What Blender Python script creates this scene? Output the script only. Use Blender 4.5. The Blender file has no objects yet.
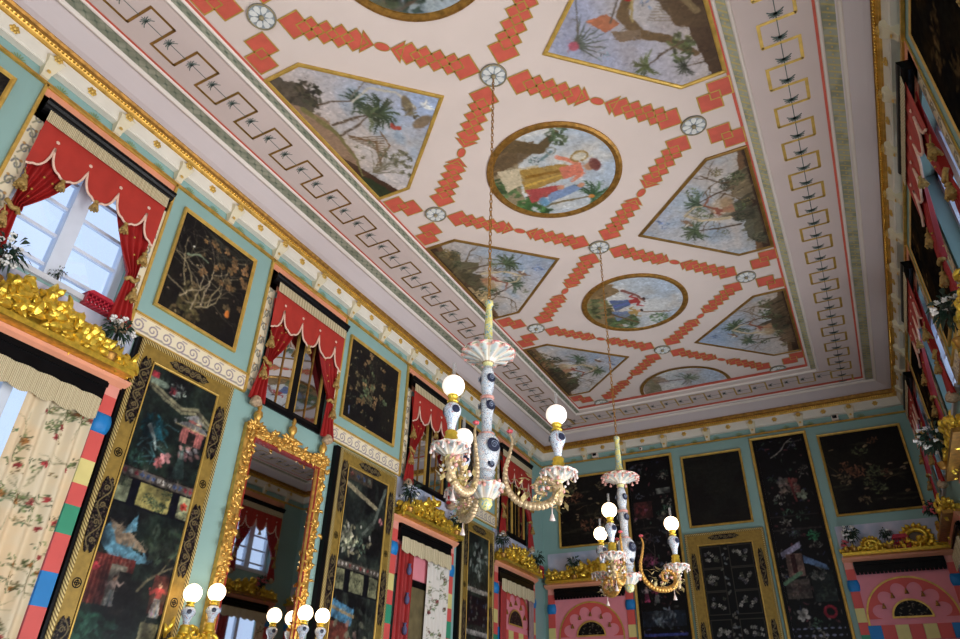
import bpy, math, random
import numpy as np
from mathutils import Vector, Matrix
S = bpy.context.scene
PI = math.pi
sin, cos = math.sin, math.cos
# ------------------------------------------------------------------ camera, world, light, exposure
CAMZ = 1.6
cd = bpy.data.cameras.new('camera'); cam = bpy.data.objects.new('camera', cd); S.collection.objects.link(cam)
Rc = ((0.8822, 0.4702, 0.0227), (-0.2309, 0.4741, -0.8497), (-0.4103, 0.7444, 0.5268))   # right, down, forward
r_, d_, f_ = [Vector(a) for a in Rc]
m3 = Matrix((r_, -d_, -f_)).transposed()
cam.matrix_world = Matrix.Translation((0, 0, CAMZ)) @ m3.to_4x4()
cd.sensor_width = 36; cd.lens = 36 * 682.57 / 960; cd.clip_start = 0.05
S.camera = cam
S.view_settings.view_transform = 'Standard'; S.view_settings.look = 'None'
S.view_settings.exposure = 0.08; S.view_settings.gamma = 1
S.cycles.use_denoising = True
S.cycles.max_bounces = 8; S.cycles.diffuse_bounces = 5
S.cycles.sample_clamp_indirect = 4
W = bpy.data.worlds.new('sky'); S.world = W; W.use_nodes = True
W.node_tree.nodes['Background'].inputs[0].default_value = (0.62, 0.75, 1.0, 1)
W.node_tree.nodes['Background'].inputs[1].default_value = 1.2
BAYS = [2.43, 5.32, 8.28, 11.24]
XL, XR, YF, YB = -5.4, 1.28, 12.60, -5.0
ZC, ZG = 6.98, 6.80
def area(name, loc, rot, sx, sy, power, col):
    l = bpy.data.lights.new(name, 'AREA'); l.shape = 'RECTANGLE'; l.size = sx; l.size_y = sy; l.energy = power; l.color = col; l.spread = 2.5
    o = bpy.data.objects.new(name, l); S.collection.objects.link(o); o.location = loc; o.rotation_euler = rot
    return o
# lamps added in unseen right and rear openings, tilted up to brighten the ceiling
DAY = (1.0, 0.97, 0.95)
for i, (yy, pw) in enumerate([(-3.45, 40), (-0.5, 100), (2.43, 150), (5.32, 170), (8.28, 170)]):
    area('added_daylight', (XR + 0.16, yy, 2.1), (0, PI / 2 + 0.6, 0), 3.2, 1.2, pw, (0.86, 0.93, 1.0) if yy > 7 else DAY)
area('added_daylight', (-2.0, YB - 0.1, 2.1), (-PI / 2 - 0.2, 0, PI), 3.6, 3.2, 50, DAY)

# ------------------------------------------------------------------ helpers
def lin(c):
    c = np.asarray(c, float) / 255.0
    return np.where(c <= 0.04045, c / 12.92, ((c + 0.055) / 1.055) ** 2.4)
MC = {}
def mat(name, col, rough=0.6, metal=0.0, var=0.15, scale=6, bump=0.0, spec=0.4, emit=0.0):
    if name in MC: return MC[name]
    m = bpy.data.materials.new(name); m.use_nodes = True; nt = m.node_tree; b = nt.nodes['Principled BSDF']
    c = lin(col); b.inputs['Roughness'].default_value = rough; b.inputs['Metallic'].default_value = metal
    b.inputs['Specular IOR Level'].default_value = spec
    tc = nt.nodes.new('ShaderNodeTexCoord'); nz = nt.nodes.new('ShaderNodeTexNoise'); nz.inputs['Scale'].default_value = scale
    nz.inputs['Detail'].default_value = 4
    nt.links.new(tc.outputs['Object'], nz.inputs['Vector'])
    rp = nt.nodes.new('ShaderNodeValToRGB'); e = rp.color_ramp.elements
    e[0].position = 0.3; e[1].position = 0.7
    e[0].color = (*(c * (1 - var)), 1); e[1].color = (*np.minimum(c * (1 + var), 1), 1)
    nt.links.new(nz.outputs['Fac'], rp.inputs['Fac']); nt.links.new(rp.outputs['Color'], b.inputs['Base Color'])
    if bump:
        bp = nt.nodes.new('ShaderNodeBump'); bp.inputs['Strength'].default_value = bump; bp.inputs['Distance'].default_value = 0.01
        nt.links.new(nz.outputs['Fac'], bp.inputs['Height']); nt.links.new(bp.outputs['Normal'], b.inputs['Normal'])
    if emit:
        b.inputs['Emission Color'].default_value = (*c, 1); b.inputs['Emission Strength'].default_value = emit
    MC[name] = m; return m
def paint_mat(name, rough=0.6, spec=0.3):
    if name in MC: return MC[name]
    m = bpy.data.materials.new(name); m.use_nodes = True; nt = m.node_tree; b = nt.nodes['Principled BSDF']
    a = nt.nodes.new('ShaderNodeAttribute'); a.attribute_name = 'paint'
    nt.links.new(a.outputs['Color'], b.inputs['Base Color'])
    b.inputs['Roughness'].default_value = rough; b.inputs['Specular IOR Level'].default_value = spec
    MC[name] = m; return m
def porcelain(name, base, cols, scale=38):
    if name in MC: return MC[name]
    m = bpy.data.materials.new(name); m.use_nodes = True; nt = m.node_tree; b = nt.nodes['Principled BSDF']
    tc = nt.nodes.new('ShaderNodeTexCoord'); nz = nt.nodes.new('ShaderNodeTexNoise')
    nz.inputs['Scale'].default_value = scale; nz.inputs['Detail'].default_value = 3
    nt.links.new(tc.outputs['Object'], nz.inputs['Vector'])
    rp = nt.nodes.new('ShaderNodeValToRGB'); rp.color_ramp.interpolation = 'CONSTANT'; e = rp.color_ramp.elements
    n = len(cols); seq = []
    for i, c in enumerate(cols):
        seq.append((0.30 + 0.42 * i / n, c)); seq.append((0.30 + 0.42 * (i + 0.3) / n, base))
    e[0].position = 0; e[0].color = (*lin(base), 1); e[1].position = seq[0][0]; e[1].color = (*lin(seq[0][1]), 1)
    for p, c in seq[1:]:
        q = e.new(p); q.color = (*lin(c), 1)
    nt.links.new(nz.outputs['Fac'], rp.inputs['Fac']); nt.links.new(rp.outputs['Color'], b.inputs['Base Color'])
    b.inputs['Roughness'].default_value = 0.25
    MC[name] = m; return m
def striped(name, c0, c1, scale, direction='DIAGONAL', rough=0.5, metal=0.0):
    if name in MC: return MC[name]
    m = bpy.data.materials.new(name); m.use_nodes = True; nt = m.node_tree; b = nt.nodes['Principled BSDF']
    tc = nt.nodes.new('ShaderNodeTexCoord'); wv = nt.nodes.new('ShaderNodeTexWave'); wv.bands_direction = direction
    wv.inputs['Scale'].default_value = scale
    nt.links.new(tc.outputs['Object'], wv.inputs['Vector'])
    rp = nt.nodes.new('ShaderNodeValToRGB'); e = rp.color_ramp.elements
    e[0].position = .3; e[1].position = .7; e[0].color = (*lin(c0), 1); e[1].color = (*lin(c1), 1)
    nt.links.new(wv.outputs['Color'], rp.inputs['Fac']); nt.links.new(rp.outputs['Color'], b.inputs['Base Color'])
    b.inputs['Roughness'].default_value = rough; b.inputs['Metallic'].default_value = metal
    MC[name] = m; return m

WL = {}
def props(o, label=None, cat=None, group=None, kind=None):
    if label: o['label'] = label
    if cat: o['category'] = cat
    if group: o['group'] = group
    if kind: o['kind'] = kind
    return o
def thing(name, label, cat, loc, group=None):
    o = bpy.data.objects.new(name, None); S.collection.objects.link(o); o.location = loc; o.empty_display_size = 0.1
    WL[o] = Vector(loc); return props(o, label, cat, group)
class Fr:                       # a wall frame: u along the wall, d out from the wall, z up
    def __init__(s, f): s.P = f
LW = Fr(lambda u, d, z: (XL + d, u, z))
RW = Fr(lambda u, d, z: (XR - d, u, z))
FW = Fr(lambda u, d, z: (u, YF - d, z))
CE = Fr(lambda u, d, z: (u, z, ZC - d))          # ceiling: u = x, z = y, d = down
ID = Fr(lambda u, d, z: (u, d, z))
class G:
    def __init__(s): s.v = []; s.f = []; s.m = []; s.c = []
    def add(s, vs, fs, m=0, col=None):
        n = len(s.v); s.v += [tuple(p) for p in vs]
        for f in fs: s.f.append(tuple(i + n for i in f)); s.m.append(m)
        return s
    def box(s, fr, u0, u1, d0, d1, z0, z1, m=0):
        p = [fr.P(u, d, z) for u in (u0, u1) for d in (d0, d1) for z in (z0, z1)]
        return s.add(p, [(0, 1, 3, 2), (4, 6, 7, 5), (0, 4, 5, 1), (2, 3, 7, 6), (0, 2, 6, 4), (1, 5, 7, 3)], m)
    def grid(s, fn, nu, nv, m=0, cu=False, cv=False):
        vs = [fn(i / (nu if cu else nu - 1), j / (nv if cv else nv - 1)) for j in range(nv) for i in range(nu)]
        fs = []
        for j in range(nv if cv else nv - 1):
            for i in range(nu if cu else nu - 1):
                i2 = (i + 1) % nu; j2 = (j + 1) % nv
                fs.append((j * nu + i, j * nu + i2, j2 * nu + i2, j2 * nu + i))
        return s.add(vs, fs, m)
    def lathe(s, c, prof, n=16, m=0, cap=True):
        vs = []; fs = []
        for r, z in prof:
            for i in range(n):
                a = 2 * PI * i / n; vs.append((c[0] + r * cos(a), c[1] + r * sin(a), c[2] + z))
        k = len(prof)
        for j in range(k - 1):
            for i in range(n):
                i2 = (i + 1) % n; fs.append((j * n + i, j * n + i2, (j + 1) * n + i2, (j + 1) * n + i))
        if cap:
            fs.append(tuple(range(n))[::-1]); fs.append(tuple((k - 1) * n + i for i in range(n)))
        return s.add(vs, fs, m)
    def tube(s, pts, rad, n=8, m=0, cap=True):
        pts = [Vector(p) for p in pts]; k = len(pts)
        if not hasattr(rad, '__len__'): rad = [rad] * k
        vs = []; fs = []; up = None
        for i, p in enumerate(pts):
            t = (pts[min(i + 1, k - 1)] - pts[max(i - 1, 0)])
            t = t.normalized() if t.length > 1e-9 else Vector((0, 0, 1))
            if up is None: up = Vector((0, 0, 1)) if abs(t.z) < 0.9 else Vector((1, 0, 0))
            a = t.cross(up)
            if a.length < 1e-6: a = t.orthogonal()
            a.normalize(); b = a.cross(t).normalized(); up = b
            for j in range(n):
                q = 2 * PI * j / n; vs.append(p + rad[i] * (cos(q) * a + sin(q) * b))
        for i in range(k - 1):
            for j in range(n):
                j2 = (j + 1) % n; fs.append((i * n + j, i * n + j2, (i + 1) * n + j2, (i + 1) * n + j))
        if cap: fs.append(tuple(range(n))[::-1]); fs.append(tuple((k - 1) * n + j for j in range(n)))
        return s.add(vs, fs, m)
    def ball(s, c, r, n=12, m=0, sz=1.0):
        k = max(6, n // 2 + 2)
        return s.lathe(c, [(max(r * sin(PI * i / k), 1e-4), -r * sz * cos(PI * i / k)) for i in range(k + 1)], n, m, cap=False)
    def prism(s, fr, poly, d0, d1, m=0, mside=None):
        n = len(poly); vs = [fr.P(u, d0, z) for u, z in poly] + [fr.P(u, d1, z) for u, z in poly]
        s.add(vs, [tuple(range(n)), tuple(range(2 * n - 1, n - 1, -1))], m)
        k = len(s.v) - 2 * n
        for i in range(n):
            j = (i + 1) % n; s.f.append((k + i, k + j, k + n + j, k + n + i)); s.m.append(m if mside is None else mside)
        return s
    def frame(s, fr, u0, u1, z0, z1, prof, m=0):       # mitred rectangular frame; prof = [(inset, d)]
        k = len(prof); vs = []
        for o, d in prof:
            vs += [fr.P(u0 + o, d, z0 + o), fr.P(u1 - o, d, z0 + o), fr.P(u1 - o, d, z1 - o), fr.P(u0 + o, d, z1 - o)]
        fs = []
        for i in range(k - 1):
            for j in range(4):
                j2 = (j + 1) % 4; fs.append((i * 4 + j, i * 4 + j2, (i + 1) * 4 + j2, (i + 1) * 4 + j))
        return s.add(vs, fs, m)
    def ring(s, fr, poly, prof, m=0, closed=True):      # frame round a convex polygon; prof = [(inset, d)]
        n = len(poly); k = len(prof); vs = []
        for o, d in prof:
            for p in inset(poly, o): vs.append(fr.P(p[0], d, p[1]))
        fs = []
        for i in range(k - 1):
            for j in range(n):
                j2 = (j + 1) % n; fs.append((i * n + j, i * n + j2, (i + 1) * n + j2, (i + 1) * n + j))
        return s.add(vs, fs, m)
    def strip(s, fr, pts, w, d, m=0, closed=False):     # flat ribbon along a 2-D polyline
        n = len(pts); vs = []
        for i in range(n):
            a = pts[(i - 1) % n] if (closed or i) else pts[0]; b = pts[(i + 1) % n] if (closed or i < n - 1) else pts[-1]
            p = pts[i]
            def un(x, y):
                l = math.hypot(x, y) or 1; return x / l, y / l
            d1 = un(p[0] - a[0], p[1] - a[1]); d2 = un(b[0] - p[0], b[1] - p[1])
            if not closed and i == 0: d1 = d2
            if not closed and i == n - 1: d2 = d1
            n1 = (-d1[1], d1[0]); n2 = (-d2[1], d2[0]); mx, my = un(n1[0] + n2[0], n1[1] + n2[1])
            q = max(mx * n1[0] + my * n1[1], 0.35); h = w / 2 / q
            vs += [fr.P(p[0] + mx * h, d, p[1] + my * h), fr.P(p[0] - mx * h, d, p[1] - my * h)]
        fs = [(2 * i, 2 * i + 1, (2 * i + 3) % (2 * n), (2 * i + 2) % (2 * n)) for i in range(n if closed else n - 1)]
        return s.add(vs, fs, m)
    def build(s, name, mats, parent=None, loc=None, smooth=False, col=None):
        if not isinstance(mats, (list, tuple)): mats = [mats]
        off = WL[parent] if parent is not None else Vector(loc or (0, 0, 0))
        me = bpy.data.meshes.new(name)
        v = np.array(s.v, float) - np.array(off)
        me.from_pydata(v.tolist(), [], s.f)
        for m in mats: me.materials.append(m)
        me.polygons.foreach_set('material_index', s.m)
        me.polygons.foreach_set('use_smooth', [bool(smooth)] * len(s.f))
        if col is not None:
            at = me.color_attributes.new('paint', 'FLOAT_COLOR', 'POINT')
            c4 = np.ones((len(v), 4)); c4[:, :3] = lin(np.clip(col, 0, 255)); at.data.foreach_set('color', c4.ravel())
        me.update()
        o = bpy.data.objects.new(name, me); S.collection.objects.link(o)
        if parent is not None: o.parent = parent; WL[o] = WL[parent]
        else: o.location = off; WL[o] = off
        return o
def inset(poly, o):
    n = len(poly); A = sum(poly[i][0] * poly[(i + 1) % n][1] - poly[(i + 1) % n][0] * poly[i][1] for i in range(n))
    sg = 1 if A > 0 else -1; out = []
    for i in range(n):
        a, p, b = poly[i - 1], poly[i], poly[(i + 1) % n]
        def un(x, y):
            l = math.hypot(x, y) or 1; return x / l, y / l
        d1 = un(p[0] - a[0], p[1] - a[1]); d2 = un(b[0] - p[0], b[1] - p[1])
        n1 = (-d1[1] * sg, d1[0] * sg); n2 = (-d2[1] * sg, d2[0] * sg); mx, my = un(n1[0] + n2[0], n1[1] + n2[1])
        h = o / max(mx * n1[0] + my * n1[1], 0.3); out.append((p[0] + mx * h, p[1] + my * h))
    return out
def circ(cx, cy, r, n=48, ry=None): return [(cx + r * cos(2 * PI * i / n), cy + (ry or r) * sin(2 * PI * i / n)) for i in range(n)]
def bez(p, n=12):
    out = []; p = [Vector(q) for q in p]
    k = len(p)
    for i in range(k - 1):          # catmull-rom
        a, b, c, d = p[max(i - 1, 0)], p[i], p[i + 1], p[min(i + 2, k - 1)]
        for j in range(n):
            t = j / n
            out.append(0.5 * ((2 * b) + (c - a) * t + (2 * a - 5 * b + 4 * c - d) * t * t + (3 * b - a - 3 * c + d) * t ** 3))
    out.append(p[-1]); return out
# ------------------------------------------------------------------ painter: colours laid on the vertices of a fine grid
def vnoise(ny, nx, cell, rng):
    gy, gx = int(ny / cell) + 3, int(nx / cell) + 3
    g = rng.random((gy, gx)); y = np.arange(ny) / cell; x = np.arange(nx) / cell
    yi = y.astype(int); xi = x.astype(int); fy = (y - yi)[:, None]; fx = (x - xi)[None, :]
    fy = fy * fy * (3 - 2 * fy); fx = fx * fx * (3 - 2 * fx)
    a = g[yi][:, xi]; b = g[yi][:, xi + 1]; c = g[yi + 1][:, xi]; d = g[yi + 1][:, xi + 1]
    return a * (1 - fx) * (1 - fy) + b * fx * (1 - fy) + c * (1 - fx) * fy + d * fx * fy
class Cv:
    def __init__(s, x0, x1, y0, y1, ppm, bg, seed=0):
        s.b = (x0, x1, y0, y1); s.nx = max(2, int(round((x1 - x0) * ppm)) + 1); s.ny = max(2, int(round((y1 - y0) * ppm)) + 1)
        s.x = np.linspace(x0, x1, s.nx); s.y = np.linspace(y0, y1, s.ny); s.px = (x1 - x0) / (s.nx - 1)
        s.a = np.ones((s.ny, s.nx, 3)) * np.array(bg, float); s.rng = np.random.default_rng(seed); s.R = random.Random(seed)
    def fbm(s, cell_m, oct=4):
        n = 0; t = 0
        for o in range(oct):
            w = 0.5 ** o; n = n + w * vnoise(s.ny, s.nx, max(cell_m / s.px / 2 ** o, 1.01), s.rng); t += w
        return n / t
    def win(s, x0, x1, y0, y1):
        i0, i1 = np.searchsorted(s.x, (x0, x1)); j0, j1 = np.searchsorted(s.y, (y0, y1))
        if i1 <= i0 or j1 <= j0: return None
        return slice(j0, j1), slice(i0, i1)
    def mix(s, w, a, c):
        a = np.clip(a, 0, 1)[..., None]; s.a[w] = s.a[w] * (1 - a) + np.array(c, float) * a
    def wash(s, c, cell, lo=.45, hi=.65, al=.7, mask=None):
        n = np.clip((s.fbm(cell) - lo) / (hi - lo), 0, 1) * al
        if mask is not None: n = n * mask
        s.mix((slice(None), slice(None)), n, c)
    def grad(s, c0, c1, y0=None, y1=None):
        y0 = s.b[2] if y0 is None else y0; y1 = s.b[3] if y1 is None else y1
        t = np.clip((s.y - y0) / (y1 - y0), 0, 1)[:, None, None]
        s.a[:] = np.array(c0, float) * (1 - t) + np.array(c1, float) * t
    def blob(s, x, y, rx, ry, c, al=1, rot=0, soft=.3, rough=0.0):
        R = max(rx, ry) * 1.3; w = s.win(x - R, x + R, y - R, y + R)
        if w is None: return
        X = s.x[w[1]][None, :] - x; Y = s.y[w[0]][:, None] - y
        u = (X * cos(rot) + Y * sin(rot)) / rx; v = (-X * sin(rot) + Y * cos(rot)) / ry
        r = np.sqrt(u * u + v * v)
        if rough: r = r + (s.rng.random(r.shape) - .5) * rough
        s.mix(w, np.clip((1 - r) / max(soft, .02) + .5, 0, 1) * al, c)
    def stroke(s, pts, w0, c, w1=None, al=1):
        w1 = w0 if w1 is None else w1; k = len(pts) - 1
        for i in range(k):
            (ax, ay), (bx, by) = pts[i][:2], pts[i + 1][:2]; ra = w0 + (w1 - w0) * i / k; rb = w0 + (w1 - w0) * (i + 1) / k
            R = max(ra, rb, s.px) * 1.2 + s.px; w = s.win(min(ax, bx) - R, max(ax, bx) + R, min(ay, by) - R, max(ay, by) + R)
            if w is None: continue
            X = s.x[w[1]][None, :]; Y = s.y[w[0]][:, None]; dx, dy = bx - ax, by - ay; L = dx * dx + dy * dy + 1e-12
            t = np.clip(((X - ax) * dx + (Y - ay) * dy) / L, 0, 1); d = np.hypot(X - ax - t * dx, Y - ay - t * dy)
            r = ra + (rb - ra) * t
            s.mix(w, np.clip((r - d) / s.px + .5, 0, 1) * al * np.clip(r / s.px * 1.6, .3, 1), c)
    def poly(s, P, c, al=1):
        xs = [p[0] for p in P]; ys = [p[1] for p in P]; w = s.win(min(xs), max(xs), min(ys), max(ys))
        if w is None: return
        X = s.x[w[1]][None, :] + 0 * s.y[w[0]][:, None]; Y = s.y[w[0]][:, None] + 0 * X; ins = np.zeros(X.shape, bool); n = len(P)
        for i in range(n):
            (x1, y1), (x2, y2) = P[i], P[(i + 1) % n]
            if y1 == y2: continue
            cr = ((y1 > Y) != (y2 > Y)) & (X < (x2 - x1) * (Y - y1) / (y2 - y1) + x1); ins ^= cr
        s.mix(w, ins * float(al), c)
    def rect(s, x0, x1, y0, y1, c, al=1):
        w = s.win(x0, x1, y0, y1)
        if w is not None: s.mix(w, np.ones(s.a[w].shape[:2]) * al, c)
    # motifs
    def palm(s, x, y, h, c=(60, 75, 60), tr=(90, 75, 60), lean=0.1, n=11, lf=.45):
        top = (x + lean * h, y + h)
        s.stroke([(x, y), (x + lean * h * .3, y + h * .5), top], h * .035, tr, h * .02)
        for i in range(n):
            a = -0.5 + (PI + 1.0) * i / (n - 1) + s.R.uniform(-.15, .15); L = h * lf * s.R.uniform(.8, 1.15)
            e = (top[0] + L * cos(a), top[1] + L * sin(a) - .18 * L); mid = (top[0] + .55 * L * cos(a), top[1] + .55 * L * sin(a) + .06 * L)
            kk = s.R.uniform(.75, 1.3); cc = [q * kk for q in c]
            s.stroke([top, mid, e], h * .035, cc, h * .008)
            for k in range(5):
                t = .35 + .13 * k; q = (top[0] + (e[0] - top[0]) * t, top[1] + (e[1] - top[1]) * t + .05 * L)
                s.stroke([q, (q[0] + .13 * L * cos(a - .9), q[1] + .13 * L * sin(a - .9) - .03 * L)], h * .012, cc, h * .004)
                s.stroke([q, (q[0] + .13 * L * cos(a + .9), q[1] + .13 * L * sin(a + .9) - .03 * L)], h * .012, cc, h * .004)
    def foliage(s, x, y, r, c, n=30, el=.25):
        for i in range(n):
            a = s.R.uniform(0, 2 * PI); q = r * math.sqrt(s.R.random()); kk = s.R.uniform(.6, 1.4); cc = [v * kk * s.R.uniform(.96, 1.04) for v in c]
            s.blob(x + q * cos(a), y + q * sin(a) * .8, r * el, r * el * .4, cc, .85, s.R.uniform(0, PI), .4)
    def branch(s, x, y, a, L, c, w=.012, depth=3, leaf=None):
        pts = [(x, y)]
        for i in range(4):
            a += s.R.uniform(-.45, .45); x += L / 4 * cos(a); y += L / 4 * sin(a); pts.append((x, y))
        s.stroke(pts, w, c, w * .5)
        if depth:
            for i in range(2): 
                p = pts[s.R.choice((2, 3, 4))]; s.branch(p[0], p[1], a + s.R.choice((-1, 1)) * s.R.uniform(.3, .9), L * .65, c, w * .6, depth - 1, leaf)
        elif leaf: s.flower(x, y, leaf[0] * s.R.uniform(.7, 1.2), leaf[1])
    def flower(s, x, y, r, c):
        n = 6
        for i in range(n):
            a = 2 * PI * i / n + s.R.random(); kk = s.R.uniform(.7, 1.15); cc = [v * kk for v in c]
            s.blob(x + r * .55 * cos(a), y + r * .55 * sin(a), r * .5, r * .32, cc, .9, a, .3)
        s.blob(x, y, r * .25, r * .25, [v * .6 for v in c], .9)
    def rock(s, x, y, w, h, c):
        P = [(x - w / 2, y)] + [(x - w / 2 + w * i / 7, y + h * s.R.uniform(.45, 1) * sin(PI * (i + .6) / 8.2)) for i in range(1, 7)] + [(x + w / 2, y)]
        s.poly(P, c, .9)
        for i in range(14):
            q = s.R.uniform(-.42, .42); t = s.R.uniform(.05, .6); k = s.R.uniform(.5, 1.5)
            s.stroke([(x + q * w, y + t * h * .9), (x + q * w + .06 * w, y + t * h * .9 - .2 * h)], w * .03, [v * k for v in c], w * .01, .7)
    def bird(s, x, y, r, c, c2=(230, 225, 215)):
        s.blob(x, y, r, r * .4, c, 1, .4); s.stroke([(x + r * .7, y + r * .4), (x + r * 1.1, y + r * .9), (x + r * 1.5, y + r * .95)], r * .12, c, r * .05)
        s.stroke([(x - r * .3, y + .1 * r), (x - r * .9, y + r * .8)], r * .25, c2, r * .05); s.stroke([(x, y), (x - r * .2, y - r)], r * .05, (90, 70, 60))
    def person(s, x, y, h, robe, top, sit=False, a=0.0):
        hd = h * .12
        if sit: s.poly([(x - h * .32, y), (x + h * .32, y), (x + h * .14, y + h * .5), (x - h * .14, y + h * .5)], robe)
        else: s.poly([(x - h * .2, y), (x + h * .18, y), (x + h * .09, y + h * .55), (x - h * .09, y + h * .55)], robe)
        for i in range(6):
            q = s.R.uniform(-.13, .13) * h; s.stroke([(x + q, y + .02 * h), (x + q * .5, y + h * .5)], h * .012, [v * s.R.choice((.65, 1.25)) for v in robe], h * .006)
        b = y + h * .5
        s.poly([(x - h * .1, b), (x + h * .1, b), (x + h * .12, b + h * .28), (x - h * .12, b + h * .28)], top)
        s.stroke([(x - h * .1, b + h * .25), (x - h * .26, b + h * .1), (x - h * .32, b + h * .24)], h * .045, top, h * .025)
        s.stroke([(x + h * .1, b + h * .25), (x + h * .25, b + h * .16), (x + h * .36, b + h * .3)], h * .045, top, h * .025)
        s.blob(x, b + h * .36, hd * .6, hd * .7, (205, 160, 130)); s.blob(x, b + h * .42, hd * .62, hd * .4, (60, 40, 35))
    def pagoda(s, x, y, w, h, roof=(95, 130, 150), wall=(110, 60, 50)):
        s.rect(x - w * .36, x + w * .36, y, y + h * .55, wall)
        for i in range(7):
            q = x - w * .36 + w * .72 * i / 6; s.stroke([(q, y), (q, y + h * .55)], w * .012, [v * 1.5 for v in wall])
        s.rect(x - w * .12, x + w * .12, y, y + h * .4, (35, 30, 30))
        s.poly([(x - w * .6, y + h * .5), (x + w * .6, y + h * .5), (x + w * .3, y + h * .68), (x - w * .3, y + h * .68)], roof)
        s.stroke([(x - w * .6, y + h * .5), (x - w * .66, y + h * .6)], w * .03, roof); s.stroke([(x + w * .6, y + h * .5), (x + w * .66, y + h * .6)], w * .03, roof)
        s.poly([(x - w * .25, y + h * .68), (x + w * .25, y + h * .68), (x + w * .2, y + h * .8), (x - w * .2, y + h * .8)], wall)
        s.poly([(x - w * .4, y + h * .78), (x + w * .4, y + h * .78), (x + w * .03, y + h), (x - w * .03, y + h)], [v * 1.15 for v in roof])
        s.stroke([(x - w * .6, y + h * .5), (x + w * .6, y + h * .5)], w * .02, (170, 150, 110))
    def vine(s, x0, y0, x1, y1, amp, c, w, waves=3, loops=True):
        pts = []; n = waves * 14; L = math.hypot(x1 - x0, y1 - y0); tx, ty = (x1 - x0) / L, (y1 - y0) / L
        for i in range(n + 1):
            t = i / n; o = amp * sin(2 * PI * waves * t); pts.append((x0 + (x1 - x0) * t - ty * o, y0 + (y1 - y0) * t + tx * o))
        s.stroke(pts, w, c)
        if loops:
            for i in range(waves * 2):
                t = (i + .5) / (waves * 2); sg = 1 if i % 2 == 0 else -1; cx, cy = x0 + (x1 - x0) * t + ty * sg * amp * .1, y0 + (y1 - y0) * t - tx * sg * amp * .1
                s.stroke([(cx + amp * .6 * (1 - k / 12) * cos(k * .8), cy + amp * .6 * (1 - k / 12) * sin(k * .8)) for k in range(11)], w, c, w * .6)
    def scumble(s, n=1500, L=.05, jit=.28, w=.005):      # short brush strokes that pick up the colour beneath
        R = s.R; x0, x1, y0, y1 = s.b
        for i in range(n):
            x, y = R.uniform(x0, x1), R.uniform(y0, y1); a = R.gauss(.9, .8); l = L * R.uniform(.4, 1.2); k = R.uniform(1 - jit, 1 + jit)
            c = s.a[min(int((y - y0) / s.px), s.ny - 1), min(int((x - x0) / s.px), s.nx - 1)] * k
            s.stroke([(x, y), (x + l * .5 * cos(a), y + l * .5 * sin(a)), (x + l * cos(a + .5), y + l * sin(a + .5))], w, c, w * .4, .75)
    def hand(s, amp=.014, grain=.16):          # hand-painted look: wavering edges and uneven paint
        X, Y = np.meshgrid(np.arange(s.nx), np.arange(s.ny)); k = amp / s.px
        x = np.clip(X + (s.fbm(.05, 2) - .5) * 2 * k, 0, s.nx - 1.001); y = np.clip(Y + (s.fbm(.05, 2) - .5) * 2 * k, 0, s.ny - 1.001)
        xi = x.astype(int); yi = y.astype(int); fx = (x - xi)[..., None]; fy = (y - yi)[..., None]; A = s.a
        s.a = (A[yi, xi] * (1 - fx) * (1 - fy) + A[yi, xi + 1] * fx * (1 - fy) + A[yi + 1, xi] * (1 - fx) * fy + A[yi + 1, xi + 1] * fx * fy) * (1 + grain * ((s.fbm(.03, 3) - .5) * 2))[..., None]
        return s
    def mesh(s, name, fn, material, parent=None, loc=None, mask=None, kind=None):
        g = G(); ny, nx = s.ny, s.nx; X, Y = np.meshgrid(s.x, s.y)
        keep = np.ones((ny - 1, nx - 1), bool)
        if mask is not None:
            mx = (s.x[:-1] + s.x[1:]) / 2; my = (s.y[:-1] + s.y[1:]) / 2; MX, MY = np.meshgrid(mx, my); ins = np.zeros(MX.shape, bool)
            for i in range(len(mask)):
                (x1, y1), (x2, y2) = mask[i], mask[(i + 1) % len(mask)]
                if y1 == y2: continue
                ins ^= ((y1 > MY) != (y2 > MY)) & (MX < (x2 - x1) * (MY - y1) / (y2 - y1) + x1)
            keep = ins
        idx = np.arange(ny * nx).reshape(ny, nx)
        f = np.stack([idx[:-1, :-1], idx[:-1, 1:], idx[1:, 1:], idx[1:, :-1]], -1)[keep]
        used = np.unique(f); rm = np.zeros(ny * nx, int); rm[used] = np.arange(len(used)); f = rm[f]
        xs = X.ravel()[used]; ys = Y.ravel()[used]
        g.v = [fn(a, b) for a, b in zip(xs.tolist(), ys.tolist())]; g.f = f.tolist(); g.m = [0] * len(g.f)
        return g.build(name, material, parent, loc, True, s.a.reshape(-1, 3)[used])
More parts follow.
